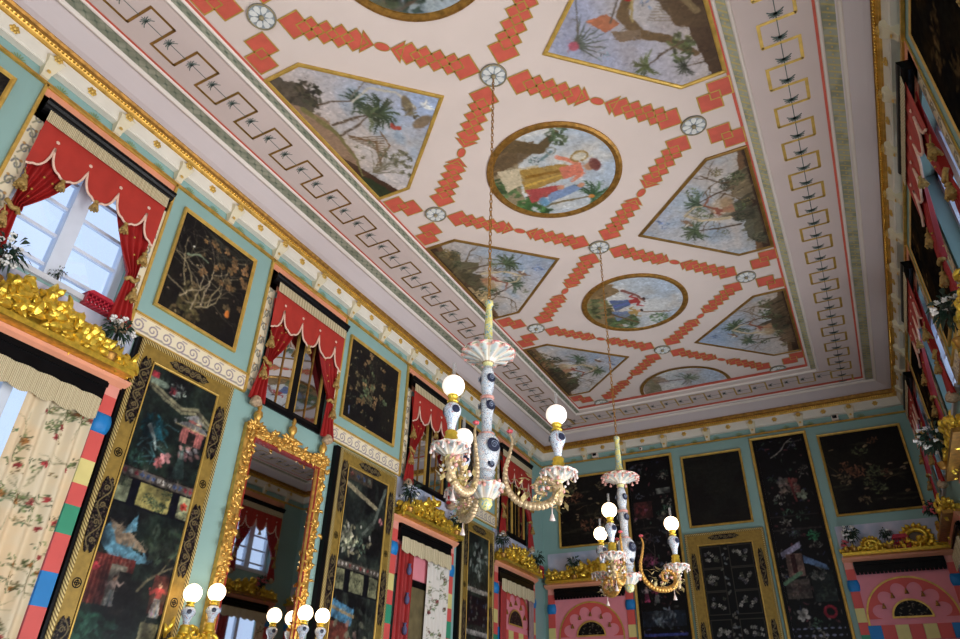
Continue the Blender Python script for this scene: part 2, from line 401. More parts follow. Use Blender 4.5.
def dish_mesh(name, c, pr, n, parent, seed=1):      # scalloped painted porcelain dish; pr = [(r, z)] from the foot to the rim
    cv = Cv(0, 1, 0, 1, 90, (220, 212, 196), seed); R = cv.R; cv.wash((206, 196, 190), .1)
    cv.rect(0, 1, 0, .16, (208, 204, 146)); cv.rect(0, 1, .16, .19, (150, 130, 90))
    for i in range(n):
        u = (i + .5) / n; cv.blob(u, .5, .30 / n, .2, (168, 184, 190), .8, 0, .5); cv.stroke([(u, .2), (u, .7)], .05 / n, (140, 150, 150)); cv.stroke([(i / n, .18), (i / n, .95)], .05 / n, (176, 150, 120))
        for q in range(5): cv.blob(u + R.uniform(-.3, .3) / n, R.uniform(.35, .7), .06 / n, .025, R.choice([(120, 130, 150), (150, 160, 120), (190, 130, 120)]), .8)
        cv.blob(u, .84, .28 / n, .09, (186, 100, 102), .9, 0, .4); cv.blob(u + .5 / n, .62, .2 / n, .07, (196, 130, 122), .8, 0, .5); cv.blob(u + .5 / n, .74, .12 / n, .05, (112, 136, 112), .8); cv.blob(u, .84, .12 / n, .04, (150, 60, 70), .8); cv.blob(i / n, .9, .16 / n, .06, (214, 170, 160), .8); cv.blob(u + .3 / n, .74, .1 / n, .04, (120, 140, 100), .8)
    cv.rect(0, 1, .965, 1, (196, 160, 120))
    k = len(pr) - 1
    def fn(a, b):
        t = min(b * k, k - 1e-6); i = int(t); f = t - i; r = pr[i][0] + (pr[i + 1][0] - pr[i][0]) * f; z = pr[i][1] + (pr[i + 1][1] - pr[i][1]) * f
        rr = r * (1 + .05 * b * cos(2 * PI * n * a + PI)); return (c[0] + rr * cos(2 * PI * a), c[1] + rr * sin(2 * PI * a), z + .006 * b * cos(2 * PI * n * a))
    return cv.mesh(name, fn, PORCP, parent)
# ------------------------------------------------------------------ materials
PORCP = paint_mat('painted_porcelain', .25, .5)
BLUE = mat('turquoise_wall_paint', (138, 172, 167), .6, var=.05, scale=1.5)
CREAM = mat('cream_paint', (218, 206, 176), .6, var=.06)
WHITE = mat('warm_white_paint', (226, 214, 204), .6, var=.04, scale=2)
LAV = mat('pale_lilac_plaster', (208, 196, 196), .7, var=.03, scale=1.5)
FIELD = mat('ivory_pink_plaster', (222, 205, 196), .7, var=.03, scale=2)
KEYG = mat('greyish_pink_plaster', (210, 192, 186), .7, var=.03, scale=2)
CORAL = mat('coral_paint', (206, 94, 76), .6, var=.1, scale=9)
GOLD = mat('gilding', (204, 160, 76), .38, .6, var=.25, scale=14, bump=.15)
GOLDD = mat('old_gilding', (164, 120, 56), .42, .6, var=.35, scale=20, bump=.2)
GOLDL = mat('gold_paint', (206, 168, 84), .4, .45, var=.2, scale=12)
MGOLD = mat('mirror_frame_gilding', (216, 168, 84), .32, .65, var=.3, scale=20, bump=.25)
GILT = mat('bright_carved_gilding', (228, 192, 72), .3, .72, var=.25, scale=20, bump=.25)
OCHRE = mat('dull_gold_lacquer', (150, 122, 56), .45, .35, var=.2, scale=18)
BLACK = mat('black_lacquer', (11, 10, 12), .3, var=.3, scale=5, spec=.15)
SALMON = mat('salmon_paint', (222, 150, 118), .6, var=.06)
PINK = mat('rose_pink_paint', (226, 138, 148), .6, var=.05)
RED = mat('red_silk', (152, 28, 27), .5, var=.18, scale=7)
REDV = mat('red_valance_silk', (170, 48, 38), .6, var=.1, scale=7)
BRAID = mat('pale_braid', (226, 190, 170), .7, var=.1, scale=30)
FRINGE = striped('cream_bullion_fringe', (150, 132, 100), (216, 204, 168), 40, 'Y')
FRINGEX = striped('cream_bullion_fringe_far', (150, 132, 100), (216, 204, 168), 40, 'X')
TASSEL = mat('old_gold_tassel', (168, 136, 76), .6, .2, var=.4, scale=40, bump=.4)
PAINT = paint_mat('painted_plaster', .65, .25)
LACQ = paint_mat('painted_lacquer', .3, .14)
CLOTH = paint_mat('printed_cotton', .8, .1)
ROPE = striped('rope_gilding', (104, 82, 40), (210, 188, 124), 20, 'DIAGONAL', .4, .4)
WINW = mat('white_window_paint', (214, 222, 236), .5, var=.04)
LEAF = mat('dark_green_leaf', (38, 62, 48), .5, var=.4, scale=30)
BLOOM = mat('white_porcelain_blossom', (232, 230, 226), .3, var=.08, scale=20)
PBLOOM = mat('rose_porcelain_blossom', (206, 90, 100), .35, var=.2, scale=20)
STEM = mat('dark_stem', (44, 40, 34), .6, var=.2)
TOYRED = mat('red_lacquer_fretwork', (170, 34, 52), .4, var=.2, scale=20)
GREYW = mat('grey_white_stone', (196, 198, 204), .6, var=.08)
def glass_mat():
    m = bpy.data.materials.new('window_glass'); m.use_nodes = True; nt = m.node_tree; nt.nodes.clear()
    o = nt.nodes.new('ShaderNodeOutputMaterial'); t = nt.nodes.new('ShaderNodeBsdfTransparent'); g = nt.nodes.new('ShaderNodeBsdfGlossy')
    g.inputs['Roughness'].default_value = .02; mx = nt.nodes.new('ShaderNodeMixShader'); mx.inputs[0].default_value = .07
    t.inputs[0].default_value = (.94, .97, 1, 1)
    nt.links.new(t.outputs[0], mx.inputs[1]); nt.links.new(g.outputs[0], mx.inputs[2]); nt.links.new(mx.outputs[0], o.inputs[0]); return m
GLASS = glass_mat()
def mirror_mat(name, c, rough):
    m = bpy.data.materials.new(name); m.use_nodes = True; b = m.node_tree.nodes['Principled BSDF']
    b.inputs['Base Color'].default_value = (*lin(c), 1); b.inputs['Metallic'].default_value = 1; b.inputs['Roughness'].default_value = rough; return m
MIRROR = mirror_mat('silvered_mirror', (222, 224, 226), .02)
DARKGL = mirror_mat('dark_window_glass', (176, 176, 182), .04)
def globe_mat(name, col, st):
    m = bpy.data.materials.new(name); m.use_nodes = True; b = m.node_tree.nodes['Principled BSDF']
    b.inputs['Base Color'].default_value = (.9, .88, .85, 1); b.inputs['Emission Color'].default_value = (*lin(col), 1); b.inputs['Emission Strength'].default_value = st
    b.inputs['Roughness'].default_value = .3; return m
GLOBE = globe_mat("lit_opal_glass", (255, 232, 214), 0.8)
GLOBEW = globe_mat('lit_opal_glass_warm', (255, 222, 176), 5.0)

# ------------------------------------------------------------------ structure: floor, walls, ceiling
def struct(o): o['kind'] = 'structure'; return o
struct(G().box(ID, XL - .3, XR + .3, YB - .3, YF + .3, -.1, 0).build('floor', mat('patterned_red_carpet', (80, 46, 42), .9, var=.3, scale=3)))
WZ0, WZ1 = 4.80, 6.05           # upper window opening
def holes_wall(fr, name, u0, u1, holes, m):
    g = G(); us = sorted({u0, u1} | {h[0] for h in holes} | {h[1] for h in holes})
    for a, b in zip(us[:-1], us[1:]):
        hs = sorted([(h[2], h[3]) for h in holes if h[0] <= a + 1e-6 and h[1] >= b - 1e-6]); z = 0
        for h0, h1 in hs:
            if h0 > z + 1e-6: g.box(fr, a, b, -.3, -.004, z, h0)
            z = h1
        g.box(fr, a, b, -.3, -.004, z, ZC + .1)
    return struct(g.build(name, m))
UH = .58; LH = .70              # half widths of upper / lower openings
holes_wall(LW, 'wall_left', YB, YF + .3, [(BAYS[0] - UH, BAYS[0] + UH, WZ0, WZ1), (BAYS[0] - LH, BAYS[0] + LH, .2, 4.0)], BLUE)
RB = [-3.45, -.5] + BAYS
holes_wall(RW, 'wall_right', YB, YF + .3, [(b - UH, b + UH, WZ0, WZ1) for b in BAYS] + [(b - LH, b + LH, .2, 4.0) for b in RB], BLUE)
struct(G().box(FW, XL - .3, XR + .3, -.3, -.004, 0, ZC + .1).build('wall_far', BLUE))
g = G(); g.box(ID, XL, -3.8, YB - .3, YB, 0, ZC + .1); g.box(ID, -.2, XR, YB - .3, YB, 0, ZC + .1); g.box(ID, -3.8, -.2, YB - .3, YB, 3.8, ZC + .1); g.box(ID, -3.8, -.2, YB - .3, YB, 0, .3)  # unseen rear opening, added for the lamp behind it
struct(g.build('wall_back', BLUE))
ceiling = struct(G().box(ID, XL - .3, XR + .3, YB - .3, YF + .3, ZC + .002, ZC + .2).build('ceiling', FIELD))
XC = -2.025; YN = YB + 1.2      # ceiling axis
FX, FY = 1.985, 11.2            # painted field: half width, far end
def rect_ring(g, h0, y0, h1, y1, d, m=0):     # flat band between two nested rectangles (inner h0,y0 / outer h1,y1)
    yn0, yn1 = YN, YN - (y1 - y0)
    p = [(XC - h0, yn0), (XC + h0, yn0), (XC + h0, y0), (XC - h0, y0), (XC - h1, yn1), (XC + h1, yn1), (XC + h1, y1), (XC - h1, y1)]
    g.add([CE.P(x, d, y) for x, y in p], [(0, 1, 5, 4), (1, 2, 6, 5), (2, 3, 7, 6), (3, 0, 4, 7)], m)
# lines and bands of the ceiling border
g = G(); rect_ring(g, FX - .016, FY - .05, FX + .012, FY + .04, .004); rect_ring(g, 2.748, 12.0, 2.772, 12.08, .004)
struct(g.build('trim_1', CORAL))
g = G(); rect_ring(g, 2.14, 11.46, 2.748, 12.0, .003); struct(g.build('trim_2', KEYG))
def bead(h, y, w, dd, name):
    g = G()
    for sx in (-1, 1):
        x = XC + sx * h; g.grid(lambda a, b: (x + w * cos(PI * a), YN + (y - YN) * b, ZC - dd * sin(PI * a)), 7, 2)
    g.grid(lambda a, b: (XC - h + 2 * h * b, y + w * cos(PI * a), ZC - dd * sin(PI * a)), 7, 2)
    return struct(g.build(name, WHITE, smooth=True))
bead(FX + .028, FY + .07, .018, .02, 'trim_3'); bead(2.125, 11.44, .02, .03, 'trim_4'); bead(2.79, 12.1, .018, .02, 'trim_5'); bead(2.955, 12.2, .026, .04, 'trim_6')
for k, (h0, h1) in enumerate([(FX + .045, 2.107), (2.808, 2.93)]):
    for sx in (-1, 1):
        y1 = 11.38 if k == 0 else 12.2
        cv = Cv(0, h1 - h0, .5, y1, 90, (160, 160, 142), 5 + k)
        cv.wash((124, 128, 110), .12); w = h1 - h0
        if sx < 0:
            for i in range(int((y1 - .5) / .11)):
                y = .5 + .11 * i; cv.stroke([(.01, y), (w * .5, y + .05), (w - .01, y), (w * .5, y - .05), (.01, y)], .004, (96, 106, 92)); cv.blob(w / 2, y + .055, .012, .02, (90, 102, 86), .8)
        else:
            for i in range(int((y1 - .5) / .085)):
                y = .5 + .085 * i; cv.stroke([(w * .12, y - .02), (w * .88, y + .04)], .006, (206, 176, 90)); cv.blob(w * .45, y + .05, .009, .009, (206, 176, 90))
        struct(cv.mesh('trim_%d' % (7 + 2 * k + (sx > 0)), (lambda a, b, h0=h0, sx=sx: (XC + sx * (h0 + a), b, ZC - .005)), PAINT))
# greek key with palms
g = G(); gp = G(); HP = .2585; BRONZE = mat('bronze_gilding', (150, 114, 58), .38, .5, var=.25, scale=10)
def key_run(P, n, u0, flip, ph):
    for i in range(n):
        u = u0 + i * HP; s = 1 if (i + ph) % 2 == 0 else -1
        g.strip(Fr(lambda a, d, b: P(a, b, d)), [(u, -s * .155), (u, s * .155), (u + HP, s * .155)], .026 if flip < 0 else .030, .006)
        g.strip(Fr(lambda a, d, b: P(a, b, d)), [(u + HP, s * .163), (u + HP, s * .147)], .026, .006)
        c = u + (.08 if flip < 0 else HP - .07); e = u + HP if flip < 0 else u
        F = Fr(lambda a, d, b: P(a, b, d))
        gp.strip(F, [(e, 0), (c, 0)], .008, .007)
        for q in range(9):
            a = (q - 4) / 4 * 1.8; L = .07 * (1 - .12 * (q % 2)); sg = -1 if flip < 0 else 1; w_ = .009 if flip < 0 else .014
            gp.strip(F, [(c, 0), (c + sg * L * .62 * cos(a), L * .62 * sin(a))], w_, .007); gp.strip(F, [(c + sg * L * .6 * cos(a), L * .6 * sin(a)), (c + sg * L * (cos(a) - .22), L * 1.02 * sin(a))], w_ * .8, .0071)
key_run(lambda a, b, d: (XC - 2.465 + b, a, ZC - d), 46, 2.82 - HP * 10, -1, 0)
struct(g.build('trim_11', BRONZE)); g = G()
key_run(lambda a, b, d: (XC + 2.465 + b, a, ZC - d), 46, 2.82 - HP * 10, 1, 1)
key_run(lambda a, b, d: (a, 11.7 + b, ZC - d), 18, XC - 2.34, -1, 0)
struct(g.build('trim_19', GOLDL)); struct(gp.build('trim_12', mat('grey_green_paint', (92, 106, 100), .7, var=.2, scale=20)))
# cove, gilded cornice, frieze
def perim(prof, mats, name, smooth=False, mi=None):           # prof (out from wall, z) swept round left, far, right walls
    g = G(); 
    for i in range(len(prof) - 1):
        (a, za), (b, zb) = prof[i], prof[i + 1]; m = mi[i] if mi else 0
        pa = [(XL + a, YB, za), (XL + a, YF - a, za), (XR - a, YF - a, za), (XR - a, YB, za)]
        pb = [(XL + b, YB, zb), (XL + b, YF - b, zb), (XR - b, YF - b, zb), (XR - b, YB, zb)]
        g.add(pa + pb, [(0, 1, 5, 4), (1, 2, 6, 5), (2, 3, 7, 6)], m)
    return struct(g.build(name, mats, smooth=smooth))
perim([(.135, 6.868), (.2, 6.885), (.29, 6.93), (.37, 6.968), (.395, ZC - .001), (.44, ZC - .001)], LAV, 'trim_13')
perim([(.09, 6.735), (.115, 6.74), (.12, 6.75), (.13, 6.758), (.14, 6.768), (.15, 6.78), (.15, 6.795), (.125, 6.815), (.13, 6.84), (.15, 6.858), (.145, 6.87), (.10, 6.875)], [GOLD, GOLDD], 'trim_14', mi=[0, 0, 0, 0, 0, 1, 1, 1, 1, 1, 1])
g = G()
for P, a0, a1 in ((lambda u: (XL + .148, u, 6.768), -1, YF - .2), (lambda u: (XR - .148, u, 6.768), 1, YF - .2), (lambda u: (u, YF - .148, 6.768), XL + .2, XR - .2)):
    u = a0
    while u < a1: 
        c = P(u); g.lathe(c, [(.003, -.014), (.012, -.007), (.012, .007), (.003, .014)], 6); u += .036
struct(g.build('trim_15', mat('bright_bead_gilding', (236, 190, 84), .25, .8, var=.1)))
frieze = perim([(.0, 6.598), (.07, 6.598), (.07, 6.612), (.08, 6.62), (.10, 6.738), (.0, 6.74)], CREAM, 'trim_16')
frieze.data.materials.clear(); frieze.data.materials.append(mat('frieze_cream', (224, 218, 204), .6, var=.04))
g = G()
for fr, a0, a1 in ((LW, YB, YF), (RW, YB, YF), (FW, XL, XR)):
    g.box(fr, a0, a1, 0, .03, 6.462, 6.49)
struct(g.build('trim_17', GOLD))
# blue band with faint palms under the frieze
for fr, a0, n, st in ((LW, 1.29, 15, .7375), (FW, -4.83, 7, .81)):
    for i in range(n):
        c = a0 + st * i + .17
        for s in (0, 1):
            cc = c + (s * .4 - .02); g = G()
            for q in range(7):
                a = (q - 3) / 3 * 1.2; g.strip(fr, [(cc, 6.495), (cc + .07 * sin(a), 6.495 + .07 * cos(a))], .012, .004)
            g.build('painted_palm', mat('sage_paint', (126, 150, 110), .6, var=.2, scale=20), frieze)
def bracket(fr, u, i):
    g = G()
    prof = [(.0, 6.49), (.045, 6.50), (.055, 6.54), (.08, 6.58), (.125, 6.625), (.14, 6.66), (.13, 6.68), (.085, 6.69)]
    def hw(z): return .036 + .045 * max(0, (z - 6.53) / .16)
    vs = []
    for d, z in prof: vs += [fr.P(u - hw(z), d, z), fr.P(u + hw(z), d, z)]
    for d, z in prof: vs += [fr.P(u - hw(z), 0, z), fr.P(u + hw(z), 0, z)]
    n = len(prof); fs = []
    for k in range(n - 1):
        fs += [(2 * k, 2 * k + 1, 2 * k + 3, 2 * k + 2), (2 * k, 2 * k + 2, 2 * (n + k) + 2, 2 * (n + k)), (2 * k + 1, 2 * (n + k) + 1, 2 * (n + k) + 3, 2 * k + 3)]
    g.add(vs, fs)
    b = g.build('bracket', CREAM, frieze)
    for z, d, r in ((6.55, .075, .02), (6.672, .142, .044)): g = G(); boss(g, fr, u, z, d, r); g.build('boss', GOLDL, b, smooth=True)
def boss(g, fr, u, z, d, r):
    for k in range(6):
        a = 2 * PI * k / 6; cu, cz = u + r * .62 * cos(a), z + r * .62 * sin(a)
        vs = [fr.P(cu + r * .42 * cos(t), d, cz + r * .42 * sin(t)) for t in [i * PI / 3 for i in range(6)]] + [fr.P(cu, d + r * .5, cz)]
        g.add(vs, [(i, (i + 1) % 6, 6) for i in range(6)])
    vs = [fr.P(u + r * .4 * cos(t), d + r * .2, z + r * .4 * sin(t)) for t in [i * PI / 3 for i in range(6)]] + [fr.P(u, d + r * .75, z)]
    g.add(vs, [(i, (i + 1) % 6, 6) for i in range(6)])
for fr, a0, n, st in ((LW, .185, 17, .7375), (RW, .92, 16, .7375), (FW, -4.43, 7, .81)):
    for i in range(n):
        bracket(fr, a0 + st * i, i)
        if i < n - 1 or fr is FW:
            g = G(); boss(g, fr, a0 + st * (i + .5), 6.675, .09, .046); g.build('rosette', GOLDL, frieze, smooth=True)
# ------------------------------------------------------------------ painted ceiling field
SX = 1.53
def ros_y(k): return 3.775 + 2.945 * k
def lozenges(x0, y0, x1, y1):
    gr, gl = G(), G()
    n = 5; sx = 1 if x1 > x0 else -1; sy = 1 if y1 > y0 else -1; L = abs(x1 - x0); Ly = abs(y1 - y0); h = .095
    for e in (0, 1):
        for i in range(n):
            o = .205 + .095 * i
            if e: o = L - o
            cx, cy = x0 + sx * o, y0 + sy * o * Ly / L
            if cy > FY - .15: continue
            q = h * (1.12 if i == 0 else .92); z = .0022 + .0002 * i
            P = [(cx - q, cy - q), (cx + q, cy - q), (cx + q, cy + q), (cx - q, cy + q)]
            gr.add([CE.P(a, z, b) for a, b in P], [(0, 1, 2, 3)]); gl.strip(CE, P, .0135, .0042, closed=True)
        o = .205 + .095 * 4.62
        if e: o = L - o
        cx, cy = x0 + sx * o, y0 + sy * o * Ly / L; dr = 1 if not e else -1
        if cy < FY - .1:
            a, b = sx * dr, sy * dr
            T = [(cx - a * .015 - a * .085, cy - b * .015 + b * .085), (cx - a * .015 + a * .085, cy - b * .015 - b * .085), (cx + a * .065, cy + b * .065)]
            gr.add([CE.P(p, .0021, q) for p, q in T], [(0, 1, 2)]); gl.strip(CE, T, .009, .0044, closed=True)
    cx, cy = (x0 + x1) / 2, (y0 + y1) / 2
    if cy < FY - .1:
        t = PI / 4 * sx * sy
        E_ = [(cx + .07 * cos(a) * cos(t) - .042 * sin(a) * sin(t), cy + .07 * cos(a) * sin(t) + .042 * sin(a) * cos(t)) for a in [2 * PI * i / 18 for i in range(18)]]
        gr.add([CE.P(a, .0026, b) for a, b in E_], [tuple(range(18))]); gl.strip(CE, E_, .009, .0046, closed=True)
    if gr.f: gr.build('lozenge_garland', CORAL, ceiling); gl.build('garland_outline', GOLDL, ceiling)
CX = -2.005
for k in range(-1, 3):
    for sx in (-1, 1):
        lozenges(CX, ros_y(k), CX + sx * SX, ros_y(k) + 1.475); lozenges(CX, ros_y(k), CX + sx * SX, ros_y(k) - 1.475)
for k in range(-1, 4):
    for sx in (-1, 1):
        for sy in (-1, 1):
            gr, gl = G(), G()
            for i in (0, 1):
                o = .215 + .12 * i; cx, cy = CX + sx * (SX + o), ros_y(k) - 1.475 + sy * o * 1.05; q = .108
                if cy > FY - .15: continue
                P = [(cx - q, cy - q), (cx + q, cy - q), (cx + q, cy + q), (cx - q, cy + q)]
                P = [(max(min(a, XC + FX), XC - FX), b) for a, b in P]
                gr.add([CE.P(a, .0022 + .0003 * i, b) for a, b in P], [(0, 1, 2, 3)]); gl.strip(CE, P, .0135, .0042, closed=True)
            if gr.f: gr.build('corner_lozenge', CORAL, ceiling); gl.build('garland_outline', GOLDL, ceiling)
GREYR = mat('grey_blue_plaster', (150, 158, 164), .6, var=.08); GREYD = mat('dark_olive_plaster', (146, 134, 104), .6, var=.15)
def rosette(x, y, label, clip=False):
    r = .128; t = thing('ceiling_rosette', label, 'rosette', (x, y, ZC), 'round wheel rosettes of the ceiling')
    P = circ(x, y, r, 32)
    if clip: P = [p for p in P if p[1] <= FY - .03]
    g = G(); g.prism(CE, P, .001, .012); g.build('disc', GREYR, t)
    g = G(); g.ring(CE, P, [(0, .001), (0, .02), (.010, .022), (.013, .01)]); g.build('rim', GREYD, t)
    g = G()
    for k in range(8):
        a = 2 * PI * k / 8 + .2; ca, sa = cos(a), sin(a)
        Q = [(x + ca * p - sa * q, y + sa * p + ca * q) for p, q in ((.03, 0), (.065, .024), (.098, .024), (.112, 0), (.098, -.024), (.065, -.024))]
        if clip and max(q[1] for q in Q) > FY - .04: continue
        g.prism(CE, Q, .012, .02)
    g.build('petal', mat('pale_petal_plaster', (220, 220, 216), .6, var=.05), t)
    if not clip:
        g = G(); g.lathe((x, y, ZC - .04), [(.004, -.01), (.02, 0), (.024, .02), (.016, .03)], 10); g.build('hub', GREYD, t, smooth=True)
nm = ['nearest the viewer', 'in the middle of the row', 'farthest along the row', '']
for k in range(3): rosette(CX, ros_y(k), ['round ceiling rosette from which the front chandelier chain hangs', 'round ceiling rosette from which the rear chandelier chain hangs', 'round ceiling rosette on the centre line with no chandelier, beside the cut-off painting'][k])
for k in range(4):
    for sx in (-1, 1):
        side = 'left' if sx < 0 else 'right'
        lab = ['grey wheel rosette on the %s ceiling edge, closest to the picture top', 'grey wheel rosette on the %s ceiling edge, second from the top', 'grey wheel rosette on the %s ceiling edge, third from the top', 'half rosette cut by the far red border at the %s end of the ceiling'][k] % side
        rosette(CX + sx * SX, ros_y(k) - 1.475, lab, k == 3)
# ------------------------------------------------------------------ ceiling paintings
def sky(cv, c0=(206, 186, 172), c1=(158, 172, 200)):
    cv.grad(c0, c1, cv.b[2], cv.b[3] * .85); cv.wash((214, 204, 196), .6, .42, .7, .55); cv.wash((146, 168, 190), .4, .52, .75, .45)
    for i in range(5): cv.blob(cv.R.uniform(-.5, .5), cv.R.uniform(.5, 1.1), cv.R.uniform(.12, .25), cv.R.uniform(.05, .09), (138, 160, 184), .45, cv.R.uniform(-.4, .4), .9)
PENT = [(-.95, 0), (.95, 0), (.95, .42), (0, 1.44), (-.95, .42)]
def pent_l1(cv):
    sky(cv)
    cv.rock(-.7, 0, .75, .42, (74, 66, 56)); cv.foliage(-.62, .28, .16, (66, 62, 50), 40)
    cv.poly([(-.7, 0), (-.3, .22), (.2, .2), (.5, .1), (.95, .02), (.95, 0)], (150, 122, 100)); cv.poly([(.1, 0), (.45, .13), (.95, .3), (.95, 0)], (70, 48, 36))
    cv.poly([(.5, 0), (.62, .12), (.95, .22), (.95, 0)], (48, 56, 36)); cv.stroke([(-.5, .1), (-.1, .2), (.3, .16), (.55, .06)], .03, (120, 112, 70), .01)
    cv.palm(-.48, .26, .36, (58, 70, 56), lean=.35); cv.palm(-.2, .24, .5, (66, 76, 56), lean=.15, n=14, lf=.5); cv.palm(-.05, .22, .42, (76, 84, 60), lean=-.2, n=12)
    for i in range(9): cv.stroke([(.02 + .035 * i, .28 + .02 * i), (.16 + .03 * i, .62 - .02 * i)], .006, (104, 84, 60))
    cv.stroke([(.0, .3), (.2, .5), (.5, .34)], .012, (112, 86, 60)); cv.stroke([(.1, .62), (.3, .6), (.48, .3)], .01, (112, 86, 60))
    cv.stroke([(-.35, .6), (-.42, .85), (-.25, 1.05), (.0, 1.12)], .012, (190, 184, 170)); cv.stroke([(-.4, .62), (-.5, .85), (-.3, 1.08)], .008, (120, 112, 100))
    cv.blob(-.06, 1.06, .13, .05, (112, 96, 70), .9, -.3); cv.blob(.18, 1.08, .06, .12, (124, 102, 76), .9, .2); cv.foliage(.0, 1.05, .1, (104, 94, 70), 18)
    cv.bird(.02, 1.22, .07, (226, 226, 220)); cv.blob(.1, .78, .05, .025, (170, 60, 44), .9); cv.blob(.14, .82, .03, .03, (176, 70, 50), .9)
    cv.blob(.25, .75, .1, .06, (120, 148, 176), .6, 0, .8)
    for i in range(16): cv.branch(.55, .2, 1.2 + .12 * i % 1.2, .3, (110, 104, 84), .006, 1, (.03, (120, 116, 92)))
def pent_scene(cv, seed, warm=(150, 116, 84), mass=(96, 84, 62), left=True):
    sky(cv, (194, 176, 160), (158, 170, 192))
    R = cv.R; e = 1 if left else -1
    cv.poly([(-.95, 0), (-.95, .2), (-.5, .16), (0, .12), (.5, .16), (.95, .1), (.95, 0)], (112, 84, 60)); cv.poly([(-.95, 0), (.95, 0), (.95, .05), (.2, .09), (-.95, .12)], (64, 46, 34))
    cv.rock(-.45 * e, .06, .8, .42, mass); cv.rock(.35 * e, .06, .6, .3, warm); cv.rock(-.05 * e, .1, .5, .45, [v * .8 for v in mass])
    for i in range(9): cv.foliage(R.uniform(-.75, .75), R.uniform(.1, .42), R.uniform(.06, .14), R.choice([(74, 82, 56), (104, 92, 60), (58, 62, 48), (88, 96, 66)]), 34, .2)
    for i in range(5): cv.branch(R.uniform(-.6, .6), R.uniform(.15, .35), R.uniform(.7, 2.4), R.uniform(.25, .5), R.choice([(84, 66, 48), (104, 86, 62)]), .011, 3)
    cv.palm(-.32 * e, .28, .5, (76, 88, 64), lean=.2 * e, n=13); cv.palm(.38 * e, .22, .44, (72, 86, 68), lean=-.25 * e, n=12)
    for i in range(4): cv.foliage(R.uniform(-.5, .5), R.uniform(.4, .75), R.uniform(.05, .09), (96, 104, 76), 18, .25)
    cv.blob(.08 * e, .42, .16, .12, (204, 186, 164), .8, .3, .5); cv.blob(.14 * e, .36, .1, .07, (172, 142, 106), .8, 0, .5); cv.blob(-.12, .5, .09, .06, (214, 204, 194), .7, .6, .6)
    cv.stroke([(-.15, .38), (-.06, .68), (.12, .84), (.22, .72), (.2, .6)], .026, (196, 178, 146), .008); cv.stroke([(.0, .42), (.2, .6), (.34, .5)], .018, (146, 88, 66), .008)
    cv.person(.02, .3, .26, (170, 130, 100), (150, 84, 70), True)
    cv.bird(R.uniform(-.1, .15), R.uniform(.82, .95), .075, (132, 100, 78)); cv.bird(R.uniform(-.15, .15), 1.14, .045, (104, 120, 156), (130, 148, 176)); cv.foliage(.05, 1.1, .07, (120, 136, 168), 14)
    for i in range(6): cv.branch(R.uniform(-.3, .3), R.uniform(.5, .8), R.uniform(0, 3), .16, (120, 112, 92), .006, 2)
def pent_r0(cv):
    cv.grad((196, 182, 176), (150, 162, 200)); cv.wash((204, 200, 200), .5, .45, .7, .5)
    br = (92, 72, 52)
    cv.poly([(-.95, 0), (-.95, .12), (-.4, .2), (.3, .14), (.95, .1), (.95, 0)], (82, 62, 46))
    cv.stroke([(-.3, .02), (-.2, .2), (.15, .28), (.5, .2), (.95, .26)], .1, br, .12); cv.stroke([(-.2, .1), (.1, .22), (.4, .18)], .03, (132, 112, 80), .02)
    cv.stroke([(.3, .2), (.28, .5), (.05, .68), (-.2, .6), (-.35, .4), (-.5, .3), (-.62, .2)], .06, (110, 88, 62), .03); cv.stroke([(.3, .3), (.2, .55), (-.05, .62)], .02, (168, 148, 96), .01)
    cv.stroke([(.75, .3), (.6, .6), (.35, .78), (.28, .62), (.45, .42)], .05, (126, 92, 74), .03)
    for i in range(12): cv.stroke([(-.2 + .03 * i, .3), (.02 * i - .1, .5 - .02 * i)], .004, (112, 100, 84))
    cv.foliage(-.5, .32, .15, (86, 92, 58), 36); cv.palm(-.45, .28, .36, (84, 90, 56), lean=-.3); cv.palm(-.75, .06, .26, (60, 62, 50), lean=.1)
    for a in range(9): cv.stroke([(-.05, 1.15), (-.05 + .32 * sin(-1 + a * .25), 1.15 - .3 * cos(-1 + a * .25))], .012, (84, 92, 82), .003)
    cv.blob(-.05, 1.16, .05, .05, (184, 84, 104), .9)
    cv.poly([(-.06, .86), (.14, .98), (.12, .8), (-.02, .72)], (178, 110, 80)); cv.poly([(-.2, .78), (-.06, .82), (-.16, .58), (-.26, .6)], (128, 108, 90))
    cv.stroke([(.3, .6), (.02, .8)], .007, (90, 80, 70)); cv.stroke([(.6, .9), (-.05, 1.12)], .006, (90, 84, 74)); cv.blob(.2, .58, .05, .04, (170, 40, 36))
    cv.foliage(.1, .42, .1, (112, 138, 176), 20); cv.foliage(-.25, .95, .07, (124, 142, 160), 14)
    for i in range(7): cv.stroke([(.3, .45 + .03 * i), (.55, .5 + .03 * i)], .005, (96, 70, 50))
